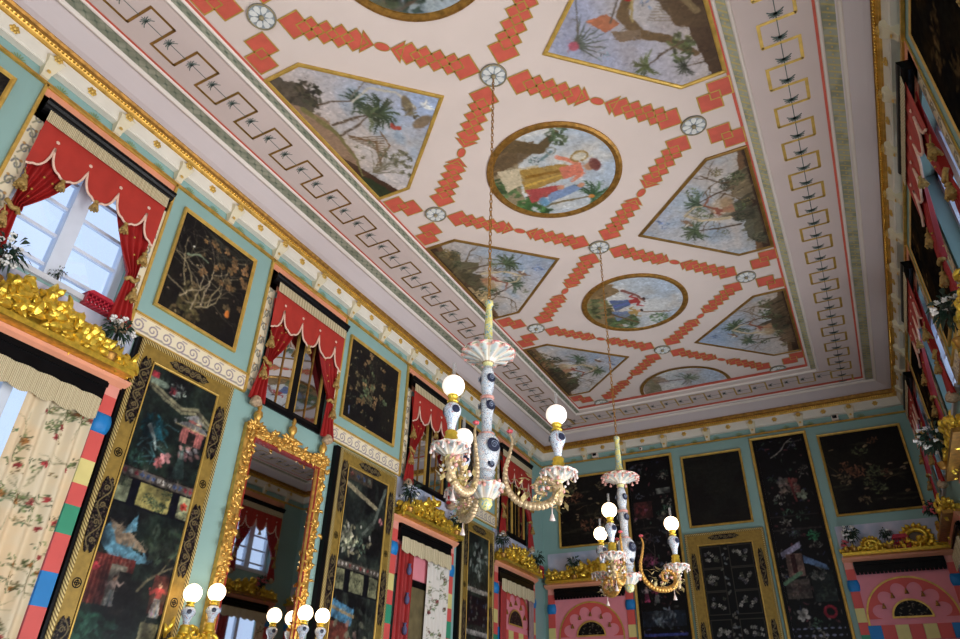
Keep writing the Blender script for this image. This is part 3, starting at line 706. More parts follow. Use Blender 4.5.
def oval_fig(cv, kind):
    cv.grad((196, 190, 178), (172, 186, 204)); cv.wash((214, 210, 204), .3, .45, .65, .7); cv.wash((160, 180, 208), .4, .52, .75, .4)
    b = -.74
    if kind == 0:
        cv.grad((150, 158, 150), (168, 182, 206)); cv.poly([(-.8, b), (.8, b), (.8, -.45), (.2, -.35), (-.3, -.42), (-.8, -.3)], (96, 96, 72)); cv.rock(.3, -.5, .6, .3, (84, 74, 60)); cv.foliage(.4, -.3, .2, (52, 66, 48), 50)
        cv.palm(-.3, -.45, .6, (60, 80, 60)); cv.palm(.5, -.4, .5, (58, 70, 52), lean=-.2); cv.wash((70, 84, 96), .15, .5, .65, .4); return
    if kind == 1:
        cv.poly([(-.8, b), (.8, b), (.8, -.5), (.1, -.45), (-.3, -.3), (-.8, -.1)], (150, 134, 106)); cv.rock(-.5, -.62, .5, .75, (96, 76, 52)); cv.stroke([(-.62, -.3), (-.4, .0), (-.55, .25)], .1, (96, 78, 52), .03)
        cv.foliage(-.5, .25, .14, (74, 88, 62), 40); cv.foliage(.45, -.45, .22, (62, 92, 50), 70); cv.foliage(.0, -.6, .2, (74, 96, 58), 40); cv.poly([(-.3, -.55), (.05, -.6), (-.05, -.2), (-.2, -.1)], (196, 180, 150))
        cv.palm(.45, -.3, .55, (66, 92, 62), (120, 104, 70), lean=.15, n=13, lf=.5); cv.blob(.53, .24, .035, .035, (190, 120, 50))
        cv.stroke([(-.25, -.05), (-.32, .1)], .015, (110, 130, 130)); cv.foliage(-.28, -.12, .07, (96, 112, 112), 16); cv.stroke(circ(-.33, .1, .05, 12), .01, (140, 140, 130))
        cv.poly([(-.22, -.32), (.14, -.42), (.12, .1), (-.04, .2), (-.1, .12)], (164, 130, 66)); cv.stroke([(-.08, -.3), (.0, .1)], .02, (132, 92, 30)); cv.stroke([(.04, -.36), (.06, .1)], .016, (206, 166, 76))
        cv.poly([(-.06, .08), (.13, .06), (.14, .3), (-.02, .32)], (214, 116, 96)); cv.stroke([(-.02, .28), (-.14, .2), (-.22, .12)], .025, (214, 130, 104)); cv.stroke([(.13, .28), (.2, .14)], .025, (214, 130, 104)); cv.blob(.07, .4, .06, .07, (190, 140, 110)); cv.blob(.06, .45, .1, .06, (112, 60, 56))
        cv.stroke(circ(-.12, .34, .07, 14, .09), .012, (140, 112, 50)); cv.blob(-.12, .34, .06, .08, (222, 214, 190), .6)
        cv.poly([(.1, -.4), (.34, -.42), (.3, -.08), (.2, -.02)], (166, 74, 72)); cv.poly([(.28, -.2), (.42, -.22), (.36, .2), (.26, .12)], (122, 142, 176)); cv.blob(.31, .2, .035, .04, (196, 140, 110)); cv.blob(.24, -.02, .035, .04, (196, 140, 110)); cv.blob(.38, -.28, .08, .06, (110, 150, 180))
        return
    if kind == 2:
        cv.poly([(-.8, b), (.8, b), (.8, -.35), (.2, -.3), (-.3, -.35), (-.8, -.2)], (142, 118, 84)); cv.rock(-.5, -.5, .5, .5, (126, 100, 66)); cv.foliage(.4, -.3, .26, (76, 92, 60), 70); cv.foliage(-.1, -.5, .25, (96, 98, 66), 50)
        cv.foliage(.5, .2, .16, (96, 116, 84), 30); cv.person(-.08, -.3, .5, (92, 104, 142), (162, 62, 60), True); cv.person(.2, -.36, .44, (112, 128, 160), (172, 140, 84), True); cv.stroke([(.25, .05), (.4, .4)], .012, (120, 90, 60)); cv.stroke([(-.4, -.05), (-.2, .1), (.0, .15)], .03, (130, 84, 76), .01)
        cv.stroke([(.1, -.4), (.5, -.1)], .016, (104, 80, 56)); return
    cv.poly([(-.8, b), (.8, b), (.8, -.45), (.1, -.4), (-.8, -.35)], (128, 120, 96)); cv.rock(-.45, -.45, .3, .3, (140, 116, 90)); cv.foliage(.35, .1, .2, (112, 124, 92), 40); cv.palm(-.35, -.4, .5, (90, 104, 84)); cv.wash((178, 160, 160), .2, .5, .65, .5)
def cpainting(kind, k, sx, label, seed):
    y = ros_y(k)
    if kind == 'p':
        x0 = XC + sx * (FX - .012); f = (lambda s, t: (x0 - sx * t, y - sx * s))     # picture up = towards the axis
        poly = [f(a, b) for a, b in PENT]
        t = thing('ceiling_painting', label, 'painting', (x0, y, ZC), 'chinoiserie paintings on the ceiling')
        cv = Cv(-.95, .95, 0, 1.44, 115, (190, 180, 175), seed)
        if (sx, k) == (-1, 0): pent_l1(cv)
        elif (sx, k) == (1, 0): pent_r0(cv)
        else: pent_scene(cv, seed, *{(-1, 1): ((190, 164, 120), (92, 84, 60), True), (-1, 2): ((128, 96, 66), (72, 62, 46), False), (1, 1): ((116, 104, 80), (88, 84, 66), True), (1, 2): ((104, 84, 64), (92, 76, 56), False)}[(sx, k)])
        cv.scumble(1700, .06, .22); cv.wash((150, 122, 92), .25, .5, .75, .2); cv.scumble(500, .04, .5, .004); cv.hand(.01, .1).mesh('canvas', lambda a, b: (*f(a, b), ZC - .006), PAINT, t, mask=PENT)
        g = G(); g.ring(CE, poly, [(-.008, .0), (-.008, .014), (.008, .02), (.028, .016), (.032, .006)]); g.build('gilt_border', GOLDL if k == 0 else BRONZE, t)
    else:
        yy = ros_y(k) - 1.475; t = thing('ceiling_painting', label, 'painting', (CX, yy, ZC), 'chinoiserie paintings on the ceiling')
        P = circ(0, 0, .70, 64)
        if k == 3: P = [(s, v) for s, v in circ(0, 0, .70, 96) if yy + s <= FY - .06] ; P.sort(key=lambda p: math.atan2(p[1], p[0] - .0001) % (2 * PI))
        cv = Cv(-.72, .72, -.72, .72, 115, (190, 190, 190), seed); oval_fig(cv, k)
        cv.scumble(1700, .06, .22); cv.wash((150, 122, 92), .25, .5, .75, .2); cv.scumble(500, .04, .5, .004); cv.hand(.01, .1).mesh('canvas', lambda a, b: (CX + b, yy + a, ZC - .006), PAINT, t, mask=P)
        Q = [(CX + b, yy + a) for a, b in (circ(0, 0, .745, 64) if k != 3 else [(s * 1.0, v) for s, v in [(p[0] / .70 * .745, p[1] / .70 * .745) for p in P]])]
        g = G()
        if k != 3: g.ring(CE, Q, [(0, 0), (0, .016), (.03, .026), (.07, .018), (.075, .006)])
        else:
            A = sorted([(CX + .745 * sin(a), yy - .745 * cos(a)) for a in np.linspace(-1.62, 1.62, 60)], key=lambda p: p[0]); A = [p for p in A if p[1] < FY - .05]
            g.strip(CE, A, .06, .014)
        g.build('gilt_border', GOLDD, t)
for k, lab in enumerate(['five-sided ceiling painting of palms and cranes in the upper left of the picture', 'five-sided ceiling painting behind the front chandelier chain, second down the left edge', 'five-sided ceiling painting with brown birds nearest the far left ceiling corner']): cpainting('p', k, -1, lab, 11 + k)
for k, lab in enumerate(['five-sided ceiling painting of a twisted tree and agave at the top right', 'five-sided ceiling painting of grey-green trees, middle of the right edge', 'five-sided ceiling painting nearest the far right ceiling corner']): cpainting('p', k, 1, lab, 31 + k)
for k, lab in enumerate(['round gold-rimmed ceiling painting cut off by the top edge of the picture', 'round ceiling painting of a woman in a yellow robe beside a palm', 'round ceiling painting of figures in red and blue, beside the rear chandelier chain', 'half-round landscape painting cut by the far red ceiling border']): cpainting('o', k, 0, lab, 51 + k)
# ------------------------------------------------------------------ wall trim: bay borders, scroll friezes
def scroll_strip(u0, u1, z0, z1, fr, name, vert=False, seed=1):
    cv = Cv(u0, u1, z0, z1, 150, (226, 214, 184), seed); col = (120, 122, 122)
    if not vert:
        n = max(1, int((u1 - u0) / .15)); w = (u1 - u0) / n; zc = (z0 + z1) / 2; h = (z1 - z0)
        for i in range(n):
            cx = u0 + w * (i + .5); cv.stroke([(cx - w * .75, z0 + h * .2), (cx - w * .5, z0 + h * .22)] + [(cx + h * .36 * (1 - k / 20) * cos(.55 * k + 4.0), zc + h * .34 * (1 - k / 20) * sin(.55 * k + 4.0)) for k in range(18)], .0075, (140, 128, 138), .005); cv.stroke([(cx + w * .1, z1 - h * .16), (cx + w * .42, z1 - h * .18)], .006, (150, 138, 146))
            cv.stroke([(cx - w * .5, z0 + h * .2), (cx - w * .2, z0 + h * .2), (cx, z0 + h * .16)], .007, (160, 156, 140))
        cv.rect(u0, u1, z0, z0 + .012, (186, 150, 72)); cv.rect(u0, u1, z1 - .012, z1, (186, 150, 72))
    else:
        uc = (u0 + u1) / 2; w = u1 - u0; n = int((z1 - z0) / .16)
        for i in range(n):
            zc = z0 + (i + .5) * (z1 - z0) / n; sg = 1 if i % 2 else -1
            cv.stroke([(uc + sg * w * .36 * (1 - k / 16) * cos(.6 * k), zc + w * .5 * (1 - k / 16) * sin(.6 * k)) for k in range(15)], .008, col, .005)
            cv.stroke([(uc - sg * w * .3, zc - .07), (uc, zc), (uc + sg * w * .3, zc + .06)], .007, (150, 146, 120)); cv.blob(uc - sg * .02, zc + .05, .014, .014, (176, 130, 70), .8)
    return struct(cv.mesh(name, lambda a, b: fr.P(a, .012, b), PAINT))
tn = [20]
def trim(): tn[0] += 1; return 'trim_%d' % tn[0]
BH = .72
for fr in (LW, RW):
    for b in [-.5] + BAYS:
        g = G()
        for sg in (-1, 1): g.box(fr, b + sg * BH - .014, b + sg * BH + .014, 0, .03 if fr is LW else .01, 4.73, 6.47)
        g.box(fr, b - BH, b + BH, 0, .03, 6.44, 6.465); struct(g.build(trim(), GOLDL))
        g = G(); g.box(fr, b - BH, b + BH, 0, .012, 6.10, 6.44); struct(g.build(trim(), SALMON))
        if fr is LW or b > 4:
            for sg in (-1, 1):
                e = b + sg * (BH - .075); scroll_strip(e - .06, e + .06, 4.78, 6.36, fr, trim(), True, int(b * 7) + 3 * sg + 50)
    for i, (a, c) in enumerate([(.22, 1.71), (3.15, 4.60), (6.04, 7.56), (9.0, 10.52)]):
        if i or fr is LW:
            scroll_strip(a, c, 4.73, 4.92, fr, trim(), False, 7 + i)
            g = G(); g.box(fr, a, c, 0, .03, 4.92, 4.935); g.box(fr, a, c, 0, .03, 4.715, 4.73); struct(g.build(trim(), GOLDL))
# ------------------------------------------------------------------ upper windows
wn = [0]
def upper_window(fr, b, bright):
    wn[0] += 1; n = wn[0]
    g = G(); h = UH
    if bright:
        for sg in (-1, 1): g.box(fr, b + sg * h - (.07 if sg > 0 else 0), b + sg * h + (.07 if sg < 0 else 0), -.22, -.12, WZ0, WZ1)
        g.box(fr, b - h, b + h, -.22, -.12, WZ0, WZ0 + .07); g.box(fr, b - h, b + h, -.22, -.12, WZ1 - .07, WZ1); g.box(fr, b - .07, b + .07, -.22, -.11, WZ0, WZ1)
        w = struct(g.build('window_%d' % n, WINW)); 
        g = G()
        for s in (-1, 1):
            for z in (4.98, 5.28, 5.58, 5.86): g.box(fr, b + s * .29 - .23, b + s * .29 + .23, -.19, -.15, z - .016, z + .016)
        g.build('glazing_bar', WINW, w)
        for s in (-1, 1):
            g = G(); g.box(fr, b + s * .29 - .23, b + s * .29 + .23, -.172, -.168, WZ0 + .06, WZ1 - .06); g.build('pane', GLASS, w)
        g = G(); g.box(fr, b - h, b + h, -.28, .03, WZ0 - .05, WZ0); g.build('sill', GREYW, w)
    else:
        g.frame(fr, b - .56, b + .52, 4.70, 6.0, [(0, .0), (0, .025), (.05, .03), (.09, .02), (.09, .0)]); g.box(fr, b - .07, b + .03, .0, .03, 4.75, 5.98)
        w = struct(g.build('window_%d' % n, BLACK))
        g = G()
        for u in (b - .075, b + .035, b - .465, b + .425): g.box(fr, u - .007, u + .007, .0, .033, 4.79, 5.92)
        g.build('gilt_bead', GOLDL, w)
        for u0, u1, m in ((b - .46, b - .07, MIRROR), (b + .03, b + .42, DARKGL)):
            g = G(); vs = [fr.P(u0, .008, 4.78), fr.P(u1, .014, 4.78), fr.P(u1, .012, 5.92), fr.P(u0, .006, 5.92)]; g.add(vs, [(0, 1, 2, 3)]); g.build('pane', m, w)
        g = G()
        for u in (b - .26, b + .22): g.box(fr, u - .006, u + .006, .004, .024, 4.79, 5.92)
        g.build('glazing_bar', GOLDD, w)
for k, b in enumerate(BAYS): upper_window(LW, b, k == 0)
for k, b in enumerate(BAYS): upper_window(RW, b, True)
# ------------------------------------------------------------------ red draperies
BAYN = ['nearest', 'second', 'third', 'farthest']
def valance_z(t):
    q = (t * 4 + .5) % 1                        # 0..1 inside a lobe; cusps at t = .125, .375, ...
    x = abs(2 * q - 1)
    return 5.86 - .05 * (abs(2 * t - 1) > .75) - .19 * max(0, 1 - x ** 2.2) ** .75 - .018 * abs(sin(3 * PI * q)) + .03 * max(0, x - .85) / .15
def tassel(g, c, s=1.0):
    g.lathe(c, [(.006 * s, .10 * s), (.02 * s, .095 * s), (.026 * s, .08 * s), (.012 * s, .066 * s), (.03 * s, .05 * s), (.042 * s, .01 * s), (.05 * s, -.02 * s), (.034 * s, -.025 * s)], 12)
    for i in range(8):
        a = 2 * PI * i / 8; g.ball((c[0] + .042 * s * cos(a), c[1] + .042 * s * sin(a), c[2] - .025 * s), .013 * s, 6)
def drapery(fr, b, k, side, blab):
    hw = .665; O = -.07
    t = thing('window_pelmet', 'black moulded pelmet with cream fringe, over the %s' % blab, 'pelmet', fr.P(b, 0, 6.1), 'black pelmets over the upper windows')
    g = G(); prof = [(.016, 6.175), (.06, 6.175), (.085, 6.195), (.10, 6.21), (.10, 6.23), (.115, 6.25), (.12, 6.265), (.12, 6.28), (.016, 6.28)]
    n = len(prof); vs = []
    for e, sg in ((b - hw, -1), (b + hw, 1)): vs += [fr.P(e + sg * d * .2, d, z) for d, z in prof]
    g.add(vs, [(i, (i + 1) % n, n + (i + 1) % n, n + i) for i in range(n)] + [tuple(range(n)), tuple(range(2 * n - 1, n - 1, -1))]); g.build('board', BLACK, t)
    g = G(); nn = 260
    g.grid(lambda a, q: fr.P(b - hw + .03 + (2 * hw - .06) * a, .112 + .006 * sin(a * 420) + .004 * q, 6.175 - (.125 + .006 * sin(a * 420)) * q), nn, 3); g.build('fringe', FRINGE, t, smooth=True)
    v = thing('red_valance', 'red scalloped valance with pale braid, over the %s' % blab, 'valance', fr.P(b, 0, 5.8), 'red silk valances')
    g = G(); N = 161; VW = hw - .035; LO = -.03
    g.grid(lambda a, q: fr.P(b - VW + 2 * VW * a, .099 + .004 * sin(a * 40), 6.10 + (valance_z(a) + LO - 6.10) * q), N, 8); g.build('silk', REDV, v, smooth=True)
    g = G(); pts = [fr.P(b - VW + 2 * VW * i / 160, .106, valance_z(i / 160) + LO) for i in range(161)]; g.tube(pts, .011, 6); g.build('braid', BRAID, v, smooth=True)
    for i in range(4):
        g = G(); q = (i + .5) / 4; boss(g, fr, b - VW + 2 * VW * q, 5.93, .106, .018); g.build('gilt_flower', BRAID, v)
    for q, zz in ((.25, 5.48), (.5, 5.50), (.75, 5.48)):
        if q != .5 and k != 0: continue
        g = G(); p = fr.P(b - VW + 2 * VW * q, .12, zz + .06); tassel(g, p, .8); g.build('tassel', TASSEL, v, smooth=True)
    for sg in (-1, 1):
        nm_ = ('left-hand' if (sg < 0) == (fr is not RW) else 'right-hand')
        c = thing('red_curtain', 'red silk curtain tied back on the %s side, %s' % (nm_.split('-')[0], blab), 'curtain', fr.P(b + sg * .6, 0, 4.7), 'red silk curtains of the upper windows')
        zt = 5.14; g = G()
        def cur(a, q, sg=sg):
            # a: outer (0) to inner (1) edge ; q: top (0) to tie (1)
            z = 5.98 + (zt - 5.98) * q
            inner = .13 + .40 * q ** 1.15; outer = .62 - .04 * q
            inner = min(inner, outer - .09)
            u = outer + (inner - outer) * a
            zz = z - .10 * a * sin(PI * q) * (1 - q * .4)
            return fr.P(b + sg * u, .052 + .022 * sin(a * 26 + q * 2) * (.5 + q) + .03 * q, zz)
        g.grid(cur, 56, 26)
        def tail(a, q, sg=sg):
            z = zt - .46 * q; w = .05 + .07 * q; uc = .555 + .035 * q
            return fr.P(b + sg * (uc + w * (1 - 2 * a)), .08 + .018 * sin(a * 22) * (.6 + q), z - .05 * abs(a - .5) * q)
        g.grid(tail, 32, 12); g.build('silk', RED, c, smooth=True)
        g = G(); g.tube([fr.P(b + sg * (.50 + .12 * i / 8), .085 + .03 * sin(PI * i / 8), zt + .02 * sin(i) - .03 + .05 * i / 8) for i in range(9)], .02, 8)
        
        tb = g.build('tieback', TASSEL, c, smooth=True)
        for uu, dd_, zz, ss in ((.60, .115, 4.96, 1.0), (.585, .11, 5.36, 1.0)):
            g = G(); tassel(g, fr.P(b + sg * uu, dd_, zz), ss); g.tube([fr.P(b + sg * uu, dd_, zz + .09), fr.P(b + sg * (uu + .02), dd_ - .02, zz + .17)], .007, 6); g.build('tassel', TASSEL, tb, smooth=True)
        RR = random.Random(k + sg)
        for i in range(8):
            a, q = RR.uniform(.15, .85), RR.uniform(.1, .9); p = Vector(cur(a, q)); pv = fr.P(0, 1, 0); p0 = fr.P(0, 0, 0); nv = Vector(pv) - Vector(p0)
            g = G(); g.ball(p + nv * .006, .010, 6); g.build('gold_motif', GOLDL, c)
        g = G(); g.ball(fr.P(b + sg * .60, .09, 4.66), .055, 10); g.lathe(fr.P(b + sg * .60, .09, 4.62), [(.02, -.03), (.07, .0), (.06, .05), (.02, .06)], 10); g.build('hem_rosette', mat('dusty_cream_silk', (176, 150, 122), .7, var=.4, scale=40, bump=.4), c, smooth=True)
for k, b in enumerate(BAYS):
    drapery(LW, b, k, 'left', ['bright window on the left wall', 'black window above the gilt mirror', 'black window right of the second picture', 'black window nearest the far left corner'][k])
    drapery(RW, b, k, 'right', ['right wall window nearest the viewer', 'top window at the right edge', 'middle window at the right edge', 'window beside the far right corner'][k])
# ------------------------------------------------------------------ framed pictures on the upper wall
def picture(fr, u0, u1, z0, z1, label, style, seed, fm=None):
    t = thing('framed_picture', label, 'picture', fr.P((u0 + u1) / 2, 0, z0), 'black lacquer pictures in gilt frames')
    g = G(); q = 1 if fr is not RW else .6; g.frame(fr, u0, u1, z0, z1, [(0, .0), (0, .03 * q), (.01, .04 * q), (.026, .034 * q), (.036, .02), (.042, .012)]); g.build('frame', fm or GOLDL, t)
    a0, a1, b0, b1 = u0 + .04, u1 - .04, z0 + .04, z1 - .04; w, h = a1 - a0, b1 - b0
    cv = Cv(a0, a1, b0, b1, 110 if fr is not RW else 50, (20, 19, 20), seed); R = cv.R; cv.wash((30, 28, 24), .3)
    fx = lambda t: a0 + t * w; fz = lambda t: b0 + t * h
    if style == 'branch':
        for i in range(3): cv.foliage(fx(R.uniform(.1, .9)), fz(R.uniform(.05, .3)), .16, (74, 66, 44), 40)
        for i in range(9): cv.branch(fx(R.uniform(.2, .7)), fz(R.uniform(.1, .35)), R.uniform(.5, 2.6), h * .5, R.choice([(150, 136, 104), (120, 108, 84), (166, 150, 122)]), .008, 3)
        for i in range(30): cv.flower(fx(R.uniform(.3, .98)), fz(R.uniform(.3, .9)), R.uniform(.025, .06), R.choice([(136, 104, 66), (120, 92, 62), (150, 112, 74), (92, 78, 56)]))
        for i in range(14): cv.stroke([(fx(R.uniform(.1, 1)), fz(R.uniform(.8, 1)))] * 1 + [(fx(R.uniform(.5, 1)), fz(R.uniform(.75, .95)))], .005, (72, 74, 62), al=.6)
        for i in range(20): cv.blob(fx(R.random()), fz(R.random()), .016, .008, R.choice([(170, 150, 110), (130, 110, 90)]), .8, R.uniform(0, 3))
        cv.stroke([(fx(.15), fz(.6)), (fx(.3), fz(.68)), (fx(.42), fz(.66))], .012, (116, 128, 104), .006); cv.blob(fx(.82), fz(.28), .03, .045, (190, 110, 50)); cv.blob(fx(.2), fz(.72), .014, .01, (210, 205, 190))
    elif style == 'flowers':
        for i in range(44): cv.flower(fx(R.gauss(.5, .22)), fz(R.gauss(.5, .2)), R.uniform(.025, .06), R.choice([(120, 96, 66), (96, 84, 60), (146, 116, 80), (84, 96, 70)]))
        for i in range(4): cv.branch(fx(.5), fz(.3), R.uniform(.4, 2.7), h * .4, (106, 96, 70), .006, 2)
        for i in range(22): cv.foliage(fx(R.random()), fz(R.uniform(.05, .95)), .06, (58, 62, 46), 8)
        for i in range(12): cv.blob(fx(R.random()), fz(R.random()), .02, .01, (160, 140, 100), .7, R.uniform(0, 3))
        cv.stroke([(fx(.1), fz(.06)), (fx(.1), fz(.14))], .01, (110, 120, 150)); 
    elif style == 'scene':
        for i in range(9): cv.blob(fx(R.random()), fz(R.uniform(.1, .9)), R.uniform(.08, .25), .02, (60, 58, 44), .6, 0, .8)
        for i in range(10): cv.foliage(fx(R.uniform(.05, .95)), fz(R.uniform(.1, .9)), R.uniform(.08, .14), R.choice([(86, 74, 56), (96, 64, 48), (72, 76, 54)]), 26)
        for i in range(3): cv.branch(fx(R.uniform(.1, .8)), fz(R.uniform(.1, .6)), R.uniform(.6, 2.4), .3, (96, 80, 56), .006, 2)
        for i in range(14): cv.blob(fx(R.random()), fz(R.uniform(.1, .85)), R.uniform(.02, .05), R.uniform(.012, .022), R.choice([(150, 132, 96), (128, 110, 88), (110, 90, 66)]), .85, R.uniform(-.4, .4))
    elif style == 'plain':
        cv.wash((26, 28, 26), .25, .45, .6, .8)
        for i in range(5): cv.blob(fx(R.random()), fz(R.random()), .2, .012, (34, 34, 28), .7, R.uniform(-.2, .2), .8)
    else:
        cv.wash((44, 34, 22), .25, .4, .7, .9)
        for i in range(8): cv.foliage(fx(R.random()), fz(R.random()), .16, (76, 60, 38), 14)
    cv.hand(.012, .3).mesh('canvas', lambda a, b: fr.P(a, .016, b), LACQ if fr is not RW else paint_mat('aged_canvas', .95, .0), t)
picture(LW, .34, 1.50, 5.08, 6.30, 'dark picture whose gilt corner shows at the upper left edge', 'branch', 3)
picture(LW, 3.31, 4.36, 5.08, 6.30, 'black picture of pale branches between the first two left windows', 'branch', 4)
picture(LW, 6.17, 7.36, 5.07, 6.27, 'black picture of dense brown blossom on the left wall', 'flowers', 5)
picture(LW, 9.15, 10.35, 5.07, 6.27, 'black picture on the left wall hidden behind the front chandelier globe', 'flowers', 6)
picture(FW, -5.05, -3.74, 4.80, 6.19, 'dark picture on the far wall in the left corner, behind the chandelier', 'scene', 7)
picture(FW, -2.55, -1.46, 4.93, 6.26, 'plain black picture in the middle of the far wall', 'plain', 8)
picture(FW, -.18, 1.10, 4.87, 6.29, 'dark picture with brown blossom at the right end of the far wall', 'scene', 9)
for i, (a, c, l) in enumerate([(.3, 1.6, 'dim brown picture on the right wall closest to the viewer'), (3.24, 4.5, 'dim brown picture at the top right corner, its gilt edge slanting down'), (6.13, 7.46, 'dim brown picture on the right wall between the first and second red windows'), (9.1, 10.42, 'dim brown picture on the right wall nearest the far corner')]):
    picture(RW, a + .08, c - .08, 5.05, 6.30, l, 'brown', 60 + i)
# ------------------------------------------------------------------ tall lacquer panels
def cartouche(fr, t, u0, u1, z0, z1, d, seed, horiz=False):
    w, h = u1 - u0, z1 - z0; uc, zc = (u0 + u1) / 2, (z0 + z1) / 2; P = []
    n = 40
    for i in range(n):
        a = 2 * PI * i / n; q = 1 + .09 * cos(6 * a); x, y = cos(a), sin(a); e = 5
        k = (abs(x) ** e + abs(y) ** e) ** (-1 / e) * q; P.append((uc + w * .5 * min(k, 1.18) * x * .93, zc + h * .5 * min(k, 1.06) * y * .96))
    cv = Cv(u0 - .02, u1 + .02, z0 - .02, z1 + .02, 170, (17, 13, 16), seed); R = cv.R
    for i in range(int(150 * w * h / .05)):
        x, z = R.uniform(u0, u1), R.uniform(z0, z1); cv.blob(x, z, .010, .005, R.choice([(96, 84, 56), (70, 50, 46), (120, 106, 78), (52, 38, 40)]), .7, R.uniform(0, 3))
    if horiz: cv.vine(u0 + .03, zc, u1 - .03, zc, h * .3, (112, 98, 66), .005, 3)
    else: cv.vine(uc, z0 + .04, uc, z1 - .04, w * .3, (112, 98, 66), .005, max(2, int(h / .22)))
    o = cv.mesh('cartouche', lambda a, b: fr.P(a, d, b), LACQ, t, mask=P)
    return o
def lacquer_scene(cv, a0, a1, z0, z1, mode):
    R = cv.R; w = a1 - a0
    fx = lambda t: a0 + t * w
    if mode == 'blue_roof':
        cv.rect(a0, a1, z0, z1, (26, 34, 32)); cv.wash((44, 56, 46), .2, .45, .65, .6); cv.wash((18, 16, 20), .3, .5, .65, .7)
        cv.stroke([(fx(0), 4.33), (fx(.3), 4.25), (fx(.55), 4.2), (fx(.75), 4.25), (fx(1), 4.16)], .035, (128, 124, 98)); cv.stroke([(fx(0), 4.33), (fx(.3), 4.25), (fx(.55), 4.2), (fx(.75), 4.25), (fx(1), 4.16)], .006, (70, 66, 54))
        cv.rect(fx(.02), fx(.12), 4.38, 4.45, (150, 50, 60)); cv.foliage(fx(.42), 4.36, .09, (150, 160, 150), 30); cv.flower(fx(.35), 4.34, .04, (180, 60, 70)); cv.stroke([(fx(.02), 4.36), (fx(.25), 4.36)], .03, (110, 124, 110))
        cv.pagoda(fx(.78), 3.92, .34, .3, (112, 112, 112), (140, 84, 80)); cv.foliage(fx(.85), 4.15, .06, (150, 150, 120), 16)
        for i in range(12): cv.blob(fx(R.uniform(.62, .95)), R.uniform(3.78, 3.9), .035, .02, R.choice([(150, 100, 100), (176, 130, 124), (200, 190, 190)]), .85, -.4)
        for i in range(9): cv.stroke([(fx(R.uniform(.02, .5)), 3.58 + .04 * i), (fx(R.uniform(.1, .5)), 3.66 + .045 * i), (fx(R.uniform(.1, .6)), 3.6 + .05 * i)], .006, (70, 110, 116), al=.8)
        cv.foliage(fx(.25), 3.95, .14, (24, 58, 66), 50); cv.flower(fx(.5), 3.72, .06, (186, 130, 130)); cv.flower(fx(.42), 3.66, .05, (160, 90, 90)); cv.stroke([(fx(.18), 3.95), (fx(.28), 3.86), (fx(.34), 3.76)], .02, (150, 164, 160), .008)
        cv.poly([(fx(.7), 3.9), (fx(.82), 3.6), (fx(.62), 3.56)], (66, 92, 86), .7); cv.foliage(fx(.12), 3.62, .1, (40, 66, 56), 30)
        cv.rect(a0, a1, 3.46, 3.555, (96, 88, 80)); 
        for i in range(13): cv.flower(fx((i + .5) / 13), 3.508, .024, R.choice([(206, 200, 190), (150, 60, 70), (84, 100, 140)]))
        cv.rect(a0, a1, 3.545, 3.555, (30, 24, 22)); cv.rect(a0, a1, 3.455, 3.465, (30, 24, 22))
        cv.rect(a0, a1, 3.235, 3.455, (14, 15, 24)); cv.rect(fx(0), fx(.16), 3.25, 3.45, (116, 122, 96)); cv.rect(fx(.28), fx(.72), 3.25, 3.45, (150, 140, 84)); cv.rect(fx(.84), fx(1), 3.25, 3.45, (156, 156, 116))
        for q in (.08, .42, .5, .58, .66, .62): cv.foliage(fx(q), R.uniform(3.28, 3.42), .055, (56, 68, 50), 22)
        cv.flower(fx(.92), 3.36, .04, (176, 60, 50)); cv.foliage(fx(.9), 3.3, .04, (96, 110, 90), 12)
        rf = (86, 128, 146)
        cv.poly([(fx(-.02), 2.98), (fx(.06), 3.08), (fx(.2), 2.94), (fx(.56), 2.87), (fx(.55), 2.92), (fx(.66), 2.82), (fx(.2), 2.78), (fx(.02), 2.9)], rf); cv.poly([(fx(.04), 3.1), (fx(.2), 2.92), (fx(.6), 2.9), (fx(.36), 3.02)], (134, 116, 96)); cv.poly([(fx(.22), 3.0), (fx(.36), 3.18), (fx(.4), 3.05)], rf)
        cv.rect(fx(0), fx(.5), 2.45, 2.82, (86, 36, 34))
        for i in range(9): cv.stroke([(fx(.02 + .05 * i), 2.45), (fx(.02 + .05 * i), 2.82)], .006, (124, 66, 56))
        cv.rect(fx(.22), fx(.42), 2.45, 2.76, (110, 104, 92)); cv.rect(fx(.34), fx(.5), 2.4, 2.72, (30, 28, 28)); cv.person(fx(.3), 2.45, .24, (160, 160, 150), (150, 130, 120)); cv.flower(fx(.05), 2.72, .035, (180, 60, 70))
        cv.branch(fx(.6), 2.6, 1.3, .5, (90, 84, 66), .012, 3); cv.foliage(fx(.8), 3.0, .2, (44, 54, 44), 60); cv.rect(fx(.78), fx(.98), 2.45, 2.75, (80, 44, 40)); cv.person(fx(.88), 2.42, .3, (180, 170, 160), (170, 60, 60))
        cv.foliage(fx(.2), 2.2, .22, (36, 66, 54), 70); cv.foliage(fx(.6), 2.15, .2, (24, 28, 28), 40); cv.rect(fx(.75), fx(.97), 2.2, 2.38, (128, 124, 92)); cv.person(fx(.85), 2.0, .22, (120, 126, 120), (200, 196, 190))
        cv.wash((14, 14, 18), .16, .55, .7, .5)
    elif mode == 'grey_scene':
        cv.rect(a0, a1, z0, z1, (34, 38, 36)); cv.wash((64, 72, 62), .2, .45, .65, .6); cv.wash((18, 16, 18), .25, .5, .62, .8)
        cv.rect(fx(.04), fx(.6), 4.34, 4.47, (72, 62, 52)); 
        for q in (.1, .25, .4, .52): cv.flower(fx(q), 4.41, .035, R.choice([(150, 90, 80), (110, 116, 100), (70, 84, 110)]))
